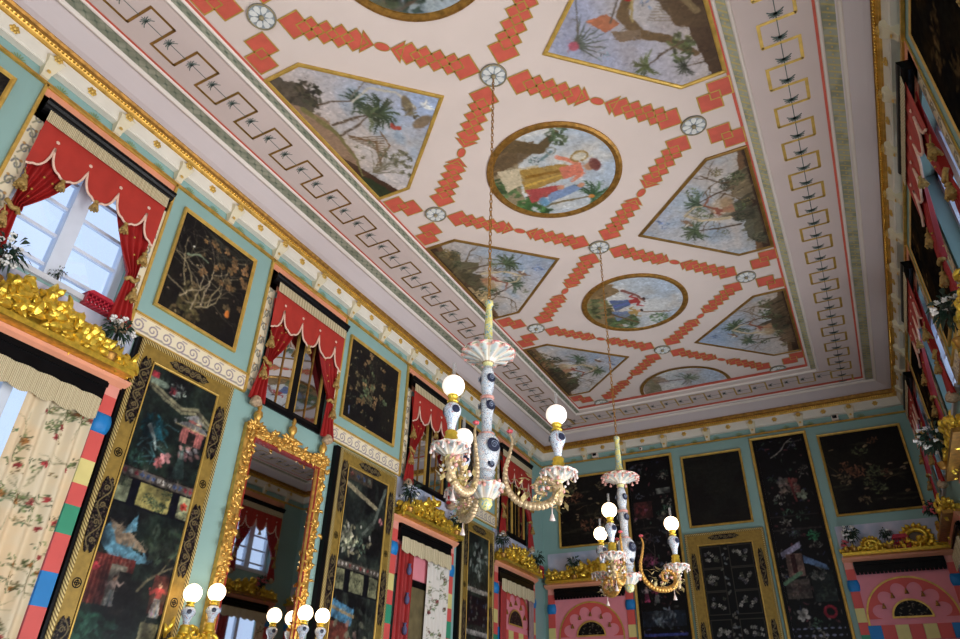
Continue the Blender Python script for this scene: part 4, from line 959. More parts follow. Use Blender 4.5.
        cv.stroke([(fx(0), 4.28), (fx(.75), 4.12)], .03, (140, 130, 104)); cv.stroke([(fx(.95), 4.4), (fx(.75), 3.95), (fx(.5), 3.75)], .03, (86, 92, 84), .02)
        for i in range(30): cv.blob(fx(R.uniform(.05, .7)), R.uniform(3.45, 3.85), R.uniform(.02, .05), .018, R.choice([(160, 150, 120), (120, 116, 92), (190, 186, 170)]), .8, R.uniform(0, 3))
        cv.foliage(fx(.2), 3.62, .16, (150, 150, 126), 40); cv.foliage(fx(.85), 3.8, .12, (20, 20, 20), 40); cv.flower(fx(.9), 3.98, .05, (170, 110, 110)); cv.foliage(fx(.5), 3.6, .1, (90, 106, 90), 20)
        cv.rect(a0, a1, 3.30, 3.38, (80, 74, 66)); 
        for i in range(12): cv.flower(fx((i + .5) / 12), 3.34, .022, R.choice([(190, 180, 170), (140, 64, 64)]))
        cv.rect(a0, a1, 3.04, 3.30, (18, 18, 22))
        for q0, q1 in ((.02, .2), (.32, .64), (.76, .96)): cv.rect(fx(q0), fx(q1), 3.06, 3.28, (112, 112, 86)); cv.foliage(fx((q0 + q1) / 2), 3.17, .07, (70, 72, 56), 20)
        cv.poly([(fx(0), 2.95), (fx(.5), 2.88), (fx(.45), 2.7), (fx(0), 2.76)], (74, 120, 150)); cv.stroke([(fx(0), 2.86), (fx(.5), 2.8)], .016, (140, 120, 90)); cv.rect(fx(.0), fx(.4), 2.3, 2.72, (96, 52, 44)); cv.foliage(fx(.7), 2.75, .2, (40, 44, 40), 40)
        for i in range(16): cv.blob(fx(R.random()), R.uniform(2.2, 2.8), .05, .03, R.choice([(150, 120, 110), (110, 60, 60), (120, 120, 100)]), .7, R.uniform(0, 3))
        cv.person(fx(.45), 2.3, .3, (150, 140, 120), (150, 70, 64))
    elif mode == 'white_cloud':
        cv.rect(a0, a1, z0, z1, (28, 32, 30)); cv.wash((56, 66, 58), .2, .45, .65, .7)
        for i in range(26): cv.blob(fx(R.gauss(.6, .16)), R.uniform(3.75, 4.3), R.uniform(.03, .09), R.uniform(.02, .04), R.choice([(150, 158, 150), (110, 120, 112), (180, 182, 172)]), .6, R.uniform(0, 3))
        for i in range(10): cv.foliage(fx(R.random()), R.uniform(2.6, 4.3), .1, (40, 52, 44), 14)
        cv.rect(a0, a1, 3.55, 3.62, (140, 134, 124)); cv.rect(a0, a1, 3.1, 3.5, (18, 18, 22))
        for i in range(20): cv.flower(fx(R.random()), R.uniform(3.12, 3.48), .03, R.choice([(90, 60, 60), (110, 110, 100), (60, 70, 90)]))
        cv.rect(a0, a1, 2.95, 3.02, (150, 146, 140))
    elif mode == 'dark_a' or mode == 'dark_b':
        cv.rect(a0, a1, z0, z1, (15, 15, 18)); b = mode == 'dark_b'
        for i in range(170): cv.blob(fx(R.random()), R.uniform(z0, z1), R.uniform(.015, .05), R.uniform(.008, .02), R.choice([(84, 84, 80), (110, 60, 66), (70, 92, 76), (120, 112, 104), (50, 56, 86)]), .7, R.uniform(0, 3))
        for i in range(26): cv.foliage(fx(R.uniform(.1, .9)), R.uniform(z0 + .2, z1 - .1), R.uniform(.06, .12), R.choice([(60, 82, 66), (96, 66, 66), (74, 76, 88), (104, 100, 92)]), 18)
        if not b:
            cv.rect(fx(.62), fx(.92), 5.62, 5.72, (110, 112, 106)); cv.rect(fx(.1), fx(.5), 5.2, 5.5, (66, 36, 36)); cv.flower(fx(.25), 5.35, .1, (130, 56, 58)); cv.flower(fx(.7), 5.2, .08, (120, 116, 100)); cv.foliage(fx(.35), 4.45, .14, (120, 60, 86), 40); cv.branch(fx(.3), 4.1, 1.5, .6, (110, 96, 90), .01, 3, (.03, (140, 80, 100)))
            cv.rect(a0, a1, 5.0, 5.03, (40, 36, 34)); cv.person(fx(.2), 3.75, .28, (150, 60, 90), (170, 150, 150)); cv.person(fx(.4), 3.72, .28, (170, 160, 160), (140, 60, 80)); cv.rect(fx(.05), fx(.95), 3.35, 3.6, (30, 38, 50)); cv.foliage(fx(.5), 3.48, .2, (84, 92, 100), 40); cv.wash((16, 16, 20), .1, .5, .62, .5); cv.rect(a0, a1, 3.2, 3.24, (52, 60, 120))
        else:
            cv.branch(fx(.3), 6.0, .4, .5, (130, 124, 116), .012, 3); cv.flower(fx(.62), 5.5, .10, (112, 66, 62)); cv.flower(fx(.66), 5.38, .08, (124, 80, 76)); cv.flower(fx(.42), 5.55, .1, (124, 118, 112)); cv.foliage(fx(.5), 5.45, .16, (96, 84, 76), 30); cv.flower(fx(.72), 5.3, .09, (120, 130, 112)); cv.stroke([(fx(.55), 5.6), (fx(.6), 5.2)], .018, (104, 48, 48)); cv.foliage(fx(.3), 5.25, .1, (140, 140, 132), 20)
            cv.rect(a0, a1, 4.95, 4.98, (44, 40, 40)); cv.rect(a0, a1, 4.72, 4.75, (44, 40, 40)); cv.foliage(fx(.75), 4.62, .1, (46, 110, 76), 40)
            cv.poly([(fx(.12), 4.38), (fx(.5), 4.55), (fx(.5), 4.45), (fx(.14), 4.28)], (150, 146, 170)); cv.rect(fx(.2), fx(.48), 4.0, 4.36, (116, 92, 84)); cv.rect(fx(.28), fx(.36), 4.05, 4.34, (60, 30, 34)); cv.poly([(fx(.5), 4.32), (fx(.85), 4.15), (fx(.9), 4.05), (fx(.5), 4.2)], (88, 112, 146)); cv.rect(fx(.55), fx(.92), 3.6, 4.05, (36, 42, 42)); cv.rect(fx(.1), fx(.52), 3.66, 3.95, (74, 66, 62)); cv.foliage(fx(.7), 4.0, .12, (92, 92, 88), 30); cv.foliage(fx(.3), 3.8, .12, (84, 70, 66), 26); cv.foliage(fx(.75), 3.75, .14, (52, 60, 54), 30); cv.stroke([(fx(.1), 3.9), (fx(.4), 4.05)], .03, (90, 120, 96))
            cv.flower(fx(.3), 3.42, .1, (170, 166, 160)); cv.stroke(circ(fx(.75), 3.45, .08, 14), .02, (130, 36, 50)); 
            for z in (3.22, 3.12):
                for i in range(9): cv.blob(fx((i + .5) / 9), z, .03, .014, (130, 134, 160), .9)
def lac_panel(fr, u0, u1, z0, z1, label, mode, seed, gilt=True, side=0, tz=None):
    t = thing('lacquer_panel', label, 'panel', fr.P((u0 + u1) / 2, 0, z0), 'tall painted lacquer panels')
    if gilt:
        W_ = .185
        g = G(); g.box(fr, u0 - side, u1, .0, .06, z0, z1); g.build('backboard', BLACK, t)
        g = G(); g.frame(fr, u0, u1, z0, z1, [(.0, .06), (0, .07), (.012, .085), (.034, .085), (.042, .072)]); g.build('rope_moulding', ROPE, t)
        g = G(); g.frame(fr, u0 + .04, u1 - .04, z0 + .04, z1 - .04, [(0, .072), (W_ - .06, .072)]); fmn = g.build('frame', OCHRE, t)
        g = G(); g.frame(fr, u0 + W_ - .02, u1 - W_ + .02, z0 + W_ - .02, z1 - W_ + .02, [(.006, .072), (.006, .08), (.012, .083), (.018, .08), (.022, .066)]); g.build('fillet', GOLDL, t)
        a0, a1, b0, b1 = u0 + W_, u1 - W_, z0 + W_, z1 - W_
        c = u0 + .105; c2 = u1 - .105; uc = (u0 + u1) / 2
        cartouche(fr, t, uc - .24, uc + .24, z1 - .155, z1 - .05, .078, seed, True)
        for q, (za, zb) in enumerate(((3.87, 4.55), (2.78, 3.42), (1.7, 2.35))):
            cartouche(fr, t, c - .07, c + .07, za, zb, .078, seed + 1 + q); cartouche(fr, t, c2 - .07, c2 + .07, za - .02, zb - .12 if q == 0 else zb + .02, .078, seed + 5 + q)
        for z in (3.62, 2.57):
            for cc in (c, c2):
                g = G(); g.ring(fr, circ(cc, z, .04, 20), [(0, .0735), (.009, .0735)]); g.ring(fr, circ(cc, z, .022, 12), [(0, .0735), (.008, .0735)]); g.strip(fr, [(cc - .03, z), (cc + .03, z)], .008, .074); g.strip(fr, [(cc, z - .03), (cc, z + .03)], .008, .074)
                g.build('roundel', BLACK, t)
        d = .066
    else:
        g = G(); g.frame(fr, u0, u1, z0, z1, [(0, 0), (0, .03), (.012, .042), (.035, .036), (.05, .02), (.055, .012)]); g.build('frame', GOLDL, t)
        a0, a1, b0, b1 = u0 + .04, u1 - .04, z0 + .04, z1 - .04; d = .016
        g = G(); g.frame(fr, u0 + .05, u1 - .05, z0 + .05, z1 - .05, [(0, .012), (0, .024), (.05, .024), (.05, .016)]); g.build('inner_border', BLACK, t)
    cv = Cv(a0, a1, b0, b1, 115 if fr is LW else 95, (22, 22, 24), seed); lacquer_scene(cv, a0, a1, b0, b1, mode)
    cv.scumble(2200, .05, .4); cv.wash((12, 12, 15), .12, .5, .68, .35); cv.hand(.006, .3).mesh('painting', lambda a, b: fr.P(a, d, b), LACQ, t)
    return t
lac_panel(LW, 3.285, 4.42, 1.2, 4.69, 'gold-bordered lacquer panel with a blue-roofed pavilion, left of the gilt mirror', 'blue_roof', 21, side=.03)
lac_panel(LW, 6.22, 7.44, 1.2, 4.67, 'gold-bordered lacquer panel immediately right of the gilt mirror', 'grey_scene', 22, side=.07)
lac_panel(LW, 9.30, 10.36, 1.2, 4.62, 'gold-bordered lacquer panel between the two pink doorways of the left wall', 'white_cloud', 23, side=.06)
lac_panel(FW, -3.66, -2.71, 1.5, 6.37, 'tall dark lacquer panel on the far wall behind the rear chandelier', 'dark_a', 24, False)
lac_panel(FW, -1.29, -.33, 1.5, 6.41, 'tall dark lacquer panel between the plain picture and the right alcove', 'dark_b', 25, False)
# lacquer door panel in a wide gold frame, middle of the far wall
u0, u1, z0, z1 = -2.66, -1.33, 1.0, 4.82
t = thing('lacquer_panel', 'wide gold-framed door panel of black floral squares below the plain picture', 'panel', FW.P(-2, 0, z0), 'tall painted lacquer panels')
g = G(); g.box(FW, u0, u1, 0, .05, z0, z1); g.build('backboard', BLACK, t)
g = G(); g.frame(FW, u0, u1, z0, z1, [(0, .05), (0, .06), (.012, .075), (.03, .075), (.04, .062)]); g.build('rope_moulding', ROPE, t)
g = G(); g.frame(FW, u0 + .035, u1 - .035, z0 + .035, z1 - .035, [(0, .062), (.175, .062)]); g.build('frame', OCHRE, t)
g = G(); g.frame(FW, u0 + .205, u1 - .205, z0 + .205, z1 - .205, [(0, .062), (0, .078), (.014, .082), (.022, .06)]); g.build('fillet', GOLDL, t)
cartouche(FW, t, -2.26, -1.74, 4.675, 4.77, .068, 3, True)
for z_a, z_b in ((3.85, 4.5), (2.7, 3.4)):
    cartouche(FW, t, u0 + .065, u0 + .165, z_a, z_b, .068, 5); cartouche(FW, t, u1 - .165, u1 - .065, z_a, z_b, .068, 6)
a0, a1, b0, b1 = u0 + .22, u1 - .22, z0 + .22, z1 - .22
cv = Cv(a0, a1, b0, b1, 100, (13, 14, 17), 77); R = cv.R; w = a1 - a0
for i in range(8):
    zt_ = b1 - .03 - .37 * i - (.06 if i > 2 else 0)
    for q0, q1 in ((.03, .40), (.55, .97)):
        P = [(a0 + q0 * w, zt_ - .35), (a0 + q1 * w, zt_ - .35), (a0 + q1 * w, zt_), (a0 + q0 * w, zt_)]; cv.stroke(P + P[:1], .006, (66, 62, 54))
        for j in range(11): cv.flower(a0 + R.uniform(q0 + .06, q1 - .06) * w, R.uniform(zt_ - .25, zt_ - .1), .032, R.choice([(120, 118, 112), (80, 78, 84), (150, 146, 138), (70, 72, 62)]))
for i in range(50): cv.blob(a0 + w * R.gauss(.475, .03), R.uniform(b0, b1), .03, .016, R.choice([(120, 124, 124), (80, 86, 92), (100, 98, 90)]), .8, R.uniform(0, 3))
cv.mesh('painting', lambda a, b: FW.P(a, .06, b), LACQ, t)
# ------------------------------------------------------------------ carved gilding
def leaf(g, fr, u, z, d, ang, L, w, curl, lift, m=0):
    n = 7; pts = []; a = ang; x, y = u, z
    for i in range(n):
        pts.append((x, y, a)); a += curl / n; x += L / (n - 1) * cos(a); y += L / (n - 1) * sin(a)
    vs = []
    for i, (x, y, a) in enumerate(pts):
        t = i / (n - 1); hw = w * (.35 + .65 * sin(PI * min(t * 1.15, 1) ** .8)) * (1 if t < .99 else .1) * .5; dd = d + lift * sin(PI * t * .85)
        for s in (-1, -.5, 0, .5, 1):
            vs.append(fr.P(x - sin(a) * hw * s, dd + (.25 * w * (1 - s * s) - .1 * w * abs(s) + .1 * w * (abs(s) == .5)), y + cos(a) * hw * s))
    fs = [(5 * i + j, 5 * i + j + 1, 5 * i + j + 6, 5 * i + j + 5) for i in range(n - 1) for j in range(4)]
    g.add(vs, fs, m)
def volute(g, fr, u, z, d, r, sg, a0, turns=1.4, th=.02):
    pts = [fr.P(u + sg * r * (1 - .75 * t) * cos(a0 + 2 * PI * turns * t), d + .04 * t, z + r * (1 - .75 * t) * sin(a0 + 2 * PI * turns * t)) for t in [i / 22 for i in range(23)]]
    g.tube(pts, [th * (1 - .5 * i / 22) for i in range(23)], 7)
def crest(fr, b, hw, zb, hfn, label, seed, d0=.02, n=150, parts=(), big=1.0):
    t = thing('gilded_crest', label, 'carving', fr.P(b, 0, zb), 'carved gilt crests over the openings')
    R = random.Random(seed); g = G()
    top = [(b + hw * (2 * i / 24 - 1), zb + max(.03, hfn(2 * i / 24 - 1)) * .8) for i in range(25)]
    g.prism(fr, [(b - hw, zb)] + top + [(b + hw, zb)], 0, d0 + .03)
    for i in range(n):
        q = R.uniform(-1, 1); h = max(.05, hfn(q)); zz = zb + .03 + h * R.uniform(0.02, .8); a = R.uniform(-.8, .8) + (PI / 2 if R.random() < .45 else (0 if q > 0 else PI)) - q * .4
        leaf(g, fr, b + hw * q, zz, d0 + .02 + R.uniform(0, .13), a, R.uniform(.07, .14) * big, R.uniform(.05, .10) * big, R.uniform(-2.2, 2.2), R.uniform(.01, .045))
    for i in range(16):
        q = R.uniform(-.9, .9); h = max(.05, hfn(q)); volute(g, fr, b + hw * q, zb + h * R.uniform(.2, .8), d0 + .07 + R.uniform(0, .05), R.uniform(.03, .07) * big, R.choice((-1, 1)), R.uniform(0, 6), 1.3, .012)
    g.build('carving', GILT, t)
    g = G(); g.box(fr, b - hw - .02, b + hw + .02, 0, d0 + .2, zb - .045, zb); g.build('plinth', GILT if fr is not RW else GOLDD, t)
    for u, z, r in parts:       # shell rings
        g = G(); g.ring(fr, circ(u, z, r, 24, r * .8), [(0, d0 + .04), (.0, d0 + .11), (.03, d0 + .14), (.06, d0 + .08)], closed=True)
        for i in range(16):
            a = 2 * PI * i / 16; leaf(g, fr, u + r * .95 * cos(a), z + r * .8 * sin(a), d0 + .06, a, r * .55, r * .45, R.uniform(-.7, .7), .03)
        g.build('shell_ring', GILT, t, smooth=True)
        g = G(); g.prism(fr, circ(u, z, r * .75, 20, r * .6), d0 + .03, d0 + .06); g.build('shell_centre', mat('grey_brown_stone', (104, 92, 76), .6, var=.3), t)
    return t
hill = lambda q: .08 + .28 * math.exp(-(q / .55) ** 2)
# ------------------------------------------------------------------ lower openings
BLK = dict(r=(208, 84, 78), b=(24, 122, 190), y=(214, 200, 128), g=(52, 142, 108), p=(226, 150, 136), s=(220, 126, 104))
CB = {k: mat('block_paint_' + n, BLK[k], .5, var=.05) for k, n in dict(r='coral', b='blue', y='yellow', g='green', p='pink', s='salmon').items()}
SEQ = [('p', .10), ('r', .16), ('b', .17), ('r', .24), ('y', .20), ('r', .17), ('g', .22), ('r', .28), ('b', .24), ('r', .3), ('y', .22), ('r', .25), ('g', .22), ('r', .3), ('b', .2), ('r', .3), ('g', .2), ('y', .2)]
def block_column(fr, u, w, d, zt, t):
    keys = list(CB); g = G(); z = zt; i = 0; cap = None
    while z > .02 and i < len(SEQ):
        k, h = SEQ[i]; z0 = max(z - h, 0)
        if i == 2: cap = (z0, z)
        g.box(fr, u - w / 2, u + w / 2, 0, d, z0, z, keys.index(k))
        z = z0; i += 1
    c = g.build('block_column', [CB[k] for k in keys], t)
    g = G(); z0, z1 = cap
    pr = [(0, z0), (.008, z0 + .01), (.02, z0 + .05), (.024, (z0 + z1) / 2), (.02, z1 - .05), (.008, z1 - .01), (0, z1)]
    vs = []
    for o, z in pr: vs += [fr.P(u - w / 2 - o, 0, z), fr.P(u - w / 2 - o * .8, d + o * .6, z), fr.P(u - w / 4, d + o * 1.6 + .002, z), fr.P(u + w / 4, d + o * 1.6 + .002, z), fr.P(u + w / 2 + o * .8, d + o * .6, z), fr.P(u + w / 2 + o, 0, z)]
    n = len(pr); g.add(vs, [(6 * i + j, 6 * i + j + 1, 6 * i + j + 7, 6 * i + j + 6) for i in range(n - 1) for j in range(5)]); g.build('capital', CB['b'], c, smooth=True)
def floral(cv, seed, ground=(226, 212, 188), cols=((150, 60, 60), (176, 70, 76), (140, 96, 60))):
    cv.a[:] = ground; R = cv.R; cv.wash((232, 190, 140), .3, .5, .7, .35); x0, x1, y0, y1 = cv.b
    n = int((x1 - x0) * (y1 - y0) * 30)
    for i in range(n):
        x, y = R.uniform(x0, x1), R.uniform(y0, y1); cv.branch(x, y, R.uniform(0, 6.28), .16, (104, 104, 76), .006, 1)
        for j in range(3): cv.foliage(x + R.uniform(-.06, .06), y + R.uniform(-.06, .06), .035, (96, 106, 70), 5, .4)
        cv.flower(x + R.uniform(-.05, .05), y + R.uniform(-.05, .05), R.uniform(.018, .03), R.choice(cols)); cv.foliage(x + R.uniform(-.12, .12), y + R.uniform(-.12, .12), .03, R.choice([(120, 104, 70), (90, 110, 80)]), 6, .35)
def curtain(fr, ua, ub, z0, z1, d_, label, group, paint=None, material=None, waves=7, seed=1, sweep=0.0, motif=None, cat='curtain', name='printed_curtain'):
    w = ub - ua; d = .083 if d_ > .095 else .072; z1 = min(z1, 3.84)
    def fn(a, z):
        q = (a - ua) / w; k = (z1 - z) / (z1 - z0); x = a + sweep * k * k * (1 - q)
        return fr.P(x, d + .026 * sin(q * waves * 2 * PI + .4 * sin(z * 2)) + .004 * sin(q * 37 + z), z)
    if paint:
        cv = Cv(ua, ub, z0, z1, 100, (226, 212, 188), seed); floral(cv, seed, *paint); o = cv.mesh(name, fn, CLOTH, None, fr.P((ua + ub) / 2, d, z0))
    else:
        g = G(); g.grid(lambda a, b: fn(ua + w * a, z0 + (z1 - z0) * b), 70, 40); o = g.build(name, material, None, fr.P((ua + ub) / 2, d, z0), smooth=True)
        if motif:
            for i in range(7):
                g = G()
                z = z1 - .28 - .36 * i; p = Vector(fn(ua + w * .55, z)); nv = Vector(fr.P(0, 1, 0)) - Vector(fr.P(0, 0, 0))
                g.lathe(p + nv * .03, [(.01, -.07), (.03, -.05), (.035, 0), (.015, .04), (.025, .07)], 8)
                g.build('vase_motif', motif, o, smooth=True)
    props(o, label, cat, group)
    return o
def arch_panel(fr, b, hw, ztop, t):
    zc = ztop - .71
    g = G(); g.box(fr, b - hw, b + hw, 0, .03, 0, ztop); pn = g.build('back_panel', PINK, t)
    R1 = min(.60, hw - .03)
    def arc(r, n=25, k=.95): return [(b + r * cos(PI * i / (n - 1)), zc + k * r * sin(PI * i / (n - 1))) for i in range(n)]
    g = G(); g.strip(fr, [(b + R1, zc - .5)] + arc(R1) + [(b - R1, zc - .5)], .026, .05); g.build('arch_moulding', GOLDL, t)
    g = G(); o = arc(R1 - .015); i_ = []
    N = 73
    for i in range(N):
        a = PI * i / (N - 1); lob = abs(sin(a * 6.0 )); r = (R1 - .17) + .13 * lob ** .6 - .03; i_.append((b + r * cos(a), zc + .95 * r * sin(a)))
    oo = arc(R1 - .013, N)
    vs = [fr.P(x, .04, z) for x, z in oo] + [fr.P(x, .04, z) for x, z in i_]
    g.add(vs, [(i, i + 1, N + i + 1, N + i) for i in range(N - 1)]); g.build('scalloped_band', CB['r'], t)
    for i in range(1, 6):
        g = G(); a = PI * i / 6; r = R1 - .2; p = fr.P(b + r * cos(a), .05, zc + .95 * r * sin(a) - .03); tassel(g, p, .55); g.build('drop', GOLDD, t)
    zl = zc + .01; r2 = .26 if hw > .6 else .22
    L = [(b + r2 * cos(PI * i / 20), zl + r2 * .92 * sin(PI * i / 20)) for i in range(21)]
    cv = Cv(b - r2, b + r2, zl, zl + r2, 120, (20, 17, 18), 9); 
    for i in range(60): cv.blob(b + cv.R.uniform(-r2, r2), zl + cv.R.uniform(0, r2), .02, .008, cv.R.choice([(96, 88, 66), (120, 110, 90), (70, 62, 56)]), .8, cv.R.uniform(0, 3))
    cv.mesh('lunette', lambda a, z: fr.P(a, .045, z), LACQ, t, mask=L)
    g = G(); g.strip(fr, L, .026, .052, closed=True); g.build('lunette_rim', GOLDL, t)
    ks = ['b', 'r', 'y', 'r', 'y', 'r', 'b']
    g = G(); keys = list(CB)
    for i, k in enumerate(ks): g.box(fr, b - hw + 2 * hw * i / 7, b - hw + 2 * hw * (i + 1) / 7 - .006, .03, .055, zl - .30, zl - .1, keys.index(k))
    g.build('tile_band', [CB[k] for k in keys], t)
def lower(fr, b, kind, where, zt=4.03, hw=.81, seed=1, hfn=hill, rings=(), crest_n=190, cfac=1.0, ovh=.6):
    d = .05
    t = thing('painted_surround', 'pink surround with colour-block columns %s' % where, 'surround', fr.P(b, 0, 0), 'pink colour-block surrounds')
    for sg in (-1, 1): block_column(fr, b + sg * (hw - .065), .13, d, zt + .12, t)
    g = G(); prof = [(0, zt + .12), (d, zt + .12), (d + .02, zt + .14), (d + .04, zt + .16), (d + .05, zt + .19), (0, zt + .19)]; n = len(prof); vs = []
    for e, sg in ((b - hw, -1), (b + hw, 1)): vs += [fr.P(e + sg * q * ovh, q, z) for q, z in prof]
    g.add(vs, [(i, (i + 1) % n, n + (i + 1) % n, n + i) for i in range(n)] + [tuple(range(n)), tuple(range(2 * n - 1, n - 1, -1))]); g.build('cornice', SALMON, t)
    if kind == 'niche': arch_panel(fr, b, hw - .12, zt, t)
    elif kind == 'archdoor': arch_panel(fr, b, hw - .14, zt, t)
    elif kind == 'door':
        g = G(); g.box(fr, b - hw + .12, b + hw - .12, 0, .03, 3.45, zt); g.build('header', PINK, t)
    p = thing('lower_pelmet', 'black lower pelmet %s' % where, 'pelmet', fr.P(b, 0, zt - .05), 'black pelmets over the lower openings')
    ph = hw - .14; zb_ = zt - (.04 if kind == 'niche' else .10); g = G(); g.box(fr, b - ph, b + ph, .034, .085, zb_, zt + .118); g.box(fr, b - ph, b + ph, .034, .105, zt + .06, zt + .10)
    if kind == 'niche':
        for i in range(22):
            u = b - ph + 2 * ph * (i + .5) / 22; g.box(fr, u - .022, u + .022, .06, .085, zb_ - .035, zb_)
    g.build('board', BLACK, p)
    if kind != 'niche':
        g = G(); N = int(2 * ph / .17)
        g.grid(lambda a, q: fr.P(b - ph + .02 + (2 * ph - .04) * a, .112 + .022 * abs(sin(a * PI * N)) + .004 * sin(a * 420), zt - .06 - (.17 + .035 * abs(sin(a * PI * N))) * q), 260, 4); g.build('fringe', FRINGE if fr is not FW else FRINGEX, p, smooth=True)
    if fr is not RW:
        cv = Cv(b - hw, b + hw, zt + .19, 4.72, 60, (176, 182, 200), seed + 90); cv.wash((206, 200, 214), .3, .42, .6, .8); cv.wash((150, 168, 196), .2, .52, .7, .6)
        struct(cv.mesh(trim(), lambda a, z: fr.P(a, .008, z), PAINT))
    crest(fr, b, hw - .04, zt + .237, hfn, 'gilded leafy crest %s' % where, seed, .02, crest_n, rings, cfac)
    return t
wn[0] = 20
def low_window(fr, b, light=False):
    wn[0] += 1; g = G(); h = LH
    for u in (b - h + .04, b, b + h - .04): g.box(fr, u - .04, u + .04, -.12, -.05, .2, 4.0)
    for z in (.24, 1.2, 2.2, 3.1, 3.96): g.box(fr, b - h, b + h, -.12, -.05, z - .03, z + .03)
    w = struct(g.build('window_%d' % wn[0], WINW))
    if not light:
        g = G(); g.box(fr, b - h, b + h, -.09, -.085, .2, 4.0); g.build('pane', GLASS, w)
lower(LW, BAYS[0], 'window', 'at the left edge, over the floral curtain', seed=1, crest_n=380, cfac=1.0, hfn=lambda q: .08 + .30 * math.exp(-((q + .15) / .62) ** 2))
low_window(LW, BAYS[0])
FL = ((214, 200, 172), ((170, 64, 66), (150, 56, 60), (150, 104, 60)))
curtain(LW, 2.52, 3.085, .1, 3.86, .09, 'cream floral curtain at the left edge, beside the colour-block column', 'floral curtains', paint=FL, waves=4, seed=41, sweep=.0)
curtain(LW, 1.74, 2.0, .1, 3.86, .09, 'cream floral curtain cut off by the left picture edge', 'floral curtains', paint=FL, waves=3, seed=42)
lower(LW, BAYS[2], 'door', 'below the third left window', zt=3.97, seed=2)
g = G(); g.box(LW, BAYS[2] - .5, BAYS[2] + .62, .0, .03, 0, 3.44); dd = g.build('door_1', BLACK); struct(dd)
g = G(); g.box(LW, BAYS[2] - .35, BAYS[2] + .1, .03, .037, 2.2, 3.35); g.box(LW, BAYS[2] - .35, BAYS[2] + .1, .03, .037, .3, 2.05); g.build('door_panel', mat('olive_brown_wood', (104, 92, 62), .5, var=.3, scale=8), dd)
curtain(LW, BAYS[2] - .65, BAYS[2] - .30, .1, 3.80, .09, 'red curtain with blue vase motifs at the third left doorway', 'lower red curtains', material=RED, waves=4, motif=mat('slate_blue_silk', (84, 84, 120), .6, var=.2))
curtain(LW, BAYS[2] + .06, BAYS[2] + .65, .1, 3.80, .09, 'white floral curtain hanging at the third left doorway', 'floral curtains', paint=((214, 208, 200), ((130, 70, 70), (120, 84, 76))), waves=6, seed=43)
lower(LW, BAYS[3], 'archdoor', 'in the far left corner', zt=3.98, seed=3)
curtain(LW, BAYS[3] - .65, BAYS[3] - .44, .1, 3.80, .10, 'red curtain at the doorway in the far left corner', 'lower red curtains', material=RED, waves=3)
curtain(LW, BAYS[3] + .46, BAYS[3] + .65, .1, 3.80, .10, 'mauve grey curtain at the doorway in the far left corner', 'lower grey curtains', material=mat('mauve_grey_silk', (150, 120, 120), .6, var=.25), waves=3)
lower(FW, -4.50, 'niche', 'on the far wall in the left corner', zt=3.95, seed=4, hfn=lambda q: .14 + .2 * math.exp(-((q - .3) / .6) ** 2))
lower(FW, .50, 'niche', 'on the far wall in the right corner', zt=4.02, hw=.75, ovh=.1, seed=5, hfn=lambda q: .05 + .10 * math.exp(-((q - .5) / .3) ** 2) + .05 * math.exp(-((q + .35) / .2) ** 2), rings=[(.20, 4.37, .11), (.84, 4.44, .16)], crest_n=70, cfac=.8)
for k, (b, l) in enumerate([(BAYS[0], 'on the right wall nearest the viewer'), (BAYS[1], 'on the right wall below the second window'), (BAYS[2], 'on the right wall below the third window'), (BAYS[3], 'on the right wall in the far corner')]):
    lower(RW, b, 'window', l, seed=6 + k, crest_n=110, cfac=1.1); low_window(RW, b, k < 3)
    curtain(RW, b - .65, b - .38, .1, 3.82, .09, 'red curtain, near side of the tall window %s' % l, 'lower red curtains', material=RED, waves=3)
    curtain(RW, b + .38, b + .65, .1, 3.82, .09, 'pale floral curtain, far side of window %s' % l, 'floral curtains', paint=FL, waves=3, seed=44 + k)

# ------------------------------------------------------------------ gilded mirror and wall lights
MU0, MU1, MZ0, MZ1 = 4.70, 6.02, 1.35, 4.42
t = thing('gilded_mirror', 'tall mirror in a carved gilt leaf frame below the second left window', 'mirror', LW.P(5.36, 0, MZ0))
g = G(); g.frame(LW, MU0 + .01, MU1 - .01, MZ0, MZ1, [(0, 0), (0, .05), (.03, .07), (.1, .075), (.13, .06), (.14, .03)]); g.build('frame', MGOLD, t)
g = G(); g.frame(LW, MU0 + .13, MU1 - .13, MZ0 + .13, MZ1 - .13, [(0, .06), (0, .07), (.012, .07), (.012, .005)]); g.build('red_fillet', mat('dark_red_lacquer', (150, 40, 34), .4, var=.15), t)
R = random.Random(8); g = G()
for i in range(150):
    for sg, u in ((-1, MU0 + .065), (1, MU1 - .065)):
        z = MZ0 + .05 + (MZ1 - MZ0 - .1) * (i + R.random()) / 150
        leaf(g, LW, u + R.uniform(-.05, .05), z, .055 + R.uniform(0, .03), R.uniform(0, 2 * PI), R.uniform(.045, .085), R.uniform(.03, .055), R.uniform(-2, 2), R.uniform(.008, .025))
for i in range(90):
    u = MU0 + .05 + (MU1 - MU0 - .1) * i / 89; leaf(g, LW, u, MZ1 - .065 + R.uniform(-.05, .05), .055 + R.uniform(0, .03), R.uniform(0, 2 * PI), R.uniform(.045, .085), R.uniform(.03, .055), R.uniform(-2, 2), R.uniform(.008, .025))
g.build('carved_leaves', MGOLD, t, smooth=True)
for u, z in ((MU0 + .12, MZ1), (5.36, MZ1 + .03), (MU1 - .12, MZ1)):
    g = G(); p = LW.P(u, .06, z)
    g.lathe(p, [(.05, -.03), (.055, 0), (.02, .02), (.03, .06), (.05, .10), (.045, .14), (.018, .17), (.028, .20), (.02, .235), (.004, .26)], 12)
    for i in range(7): leaf(g, LW, u + (i - 3) * .025, z - .03, .07, PI / 2 - (i - 3) * .3, R.uniform(.06, .1), .045, (i - 3) * -.3, .02)
    g.build('finial', MGOLD, t, smooth=True)
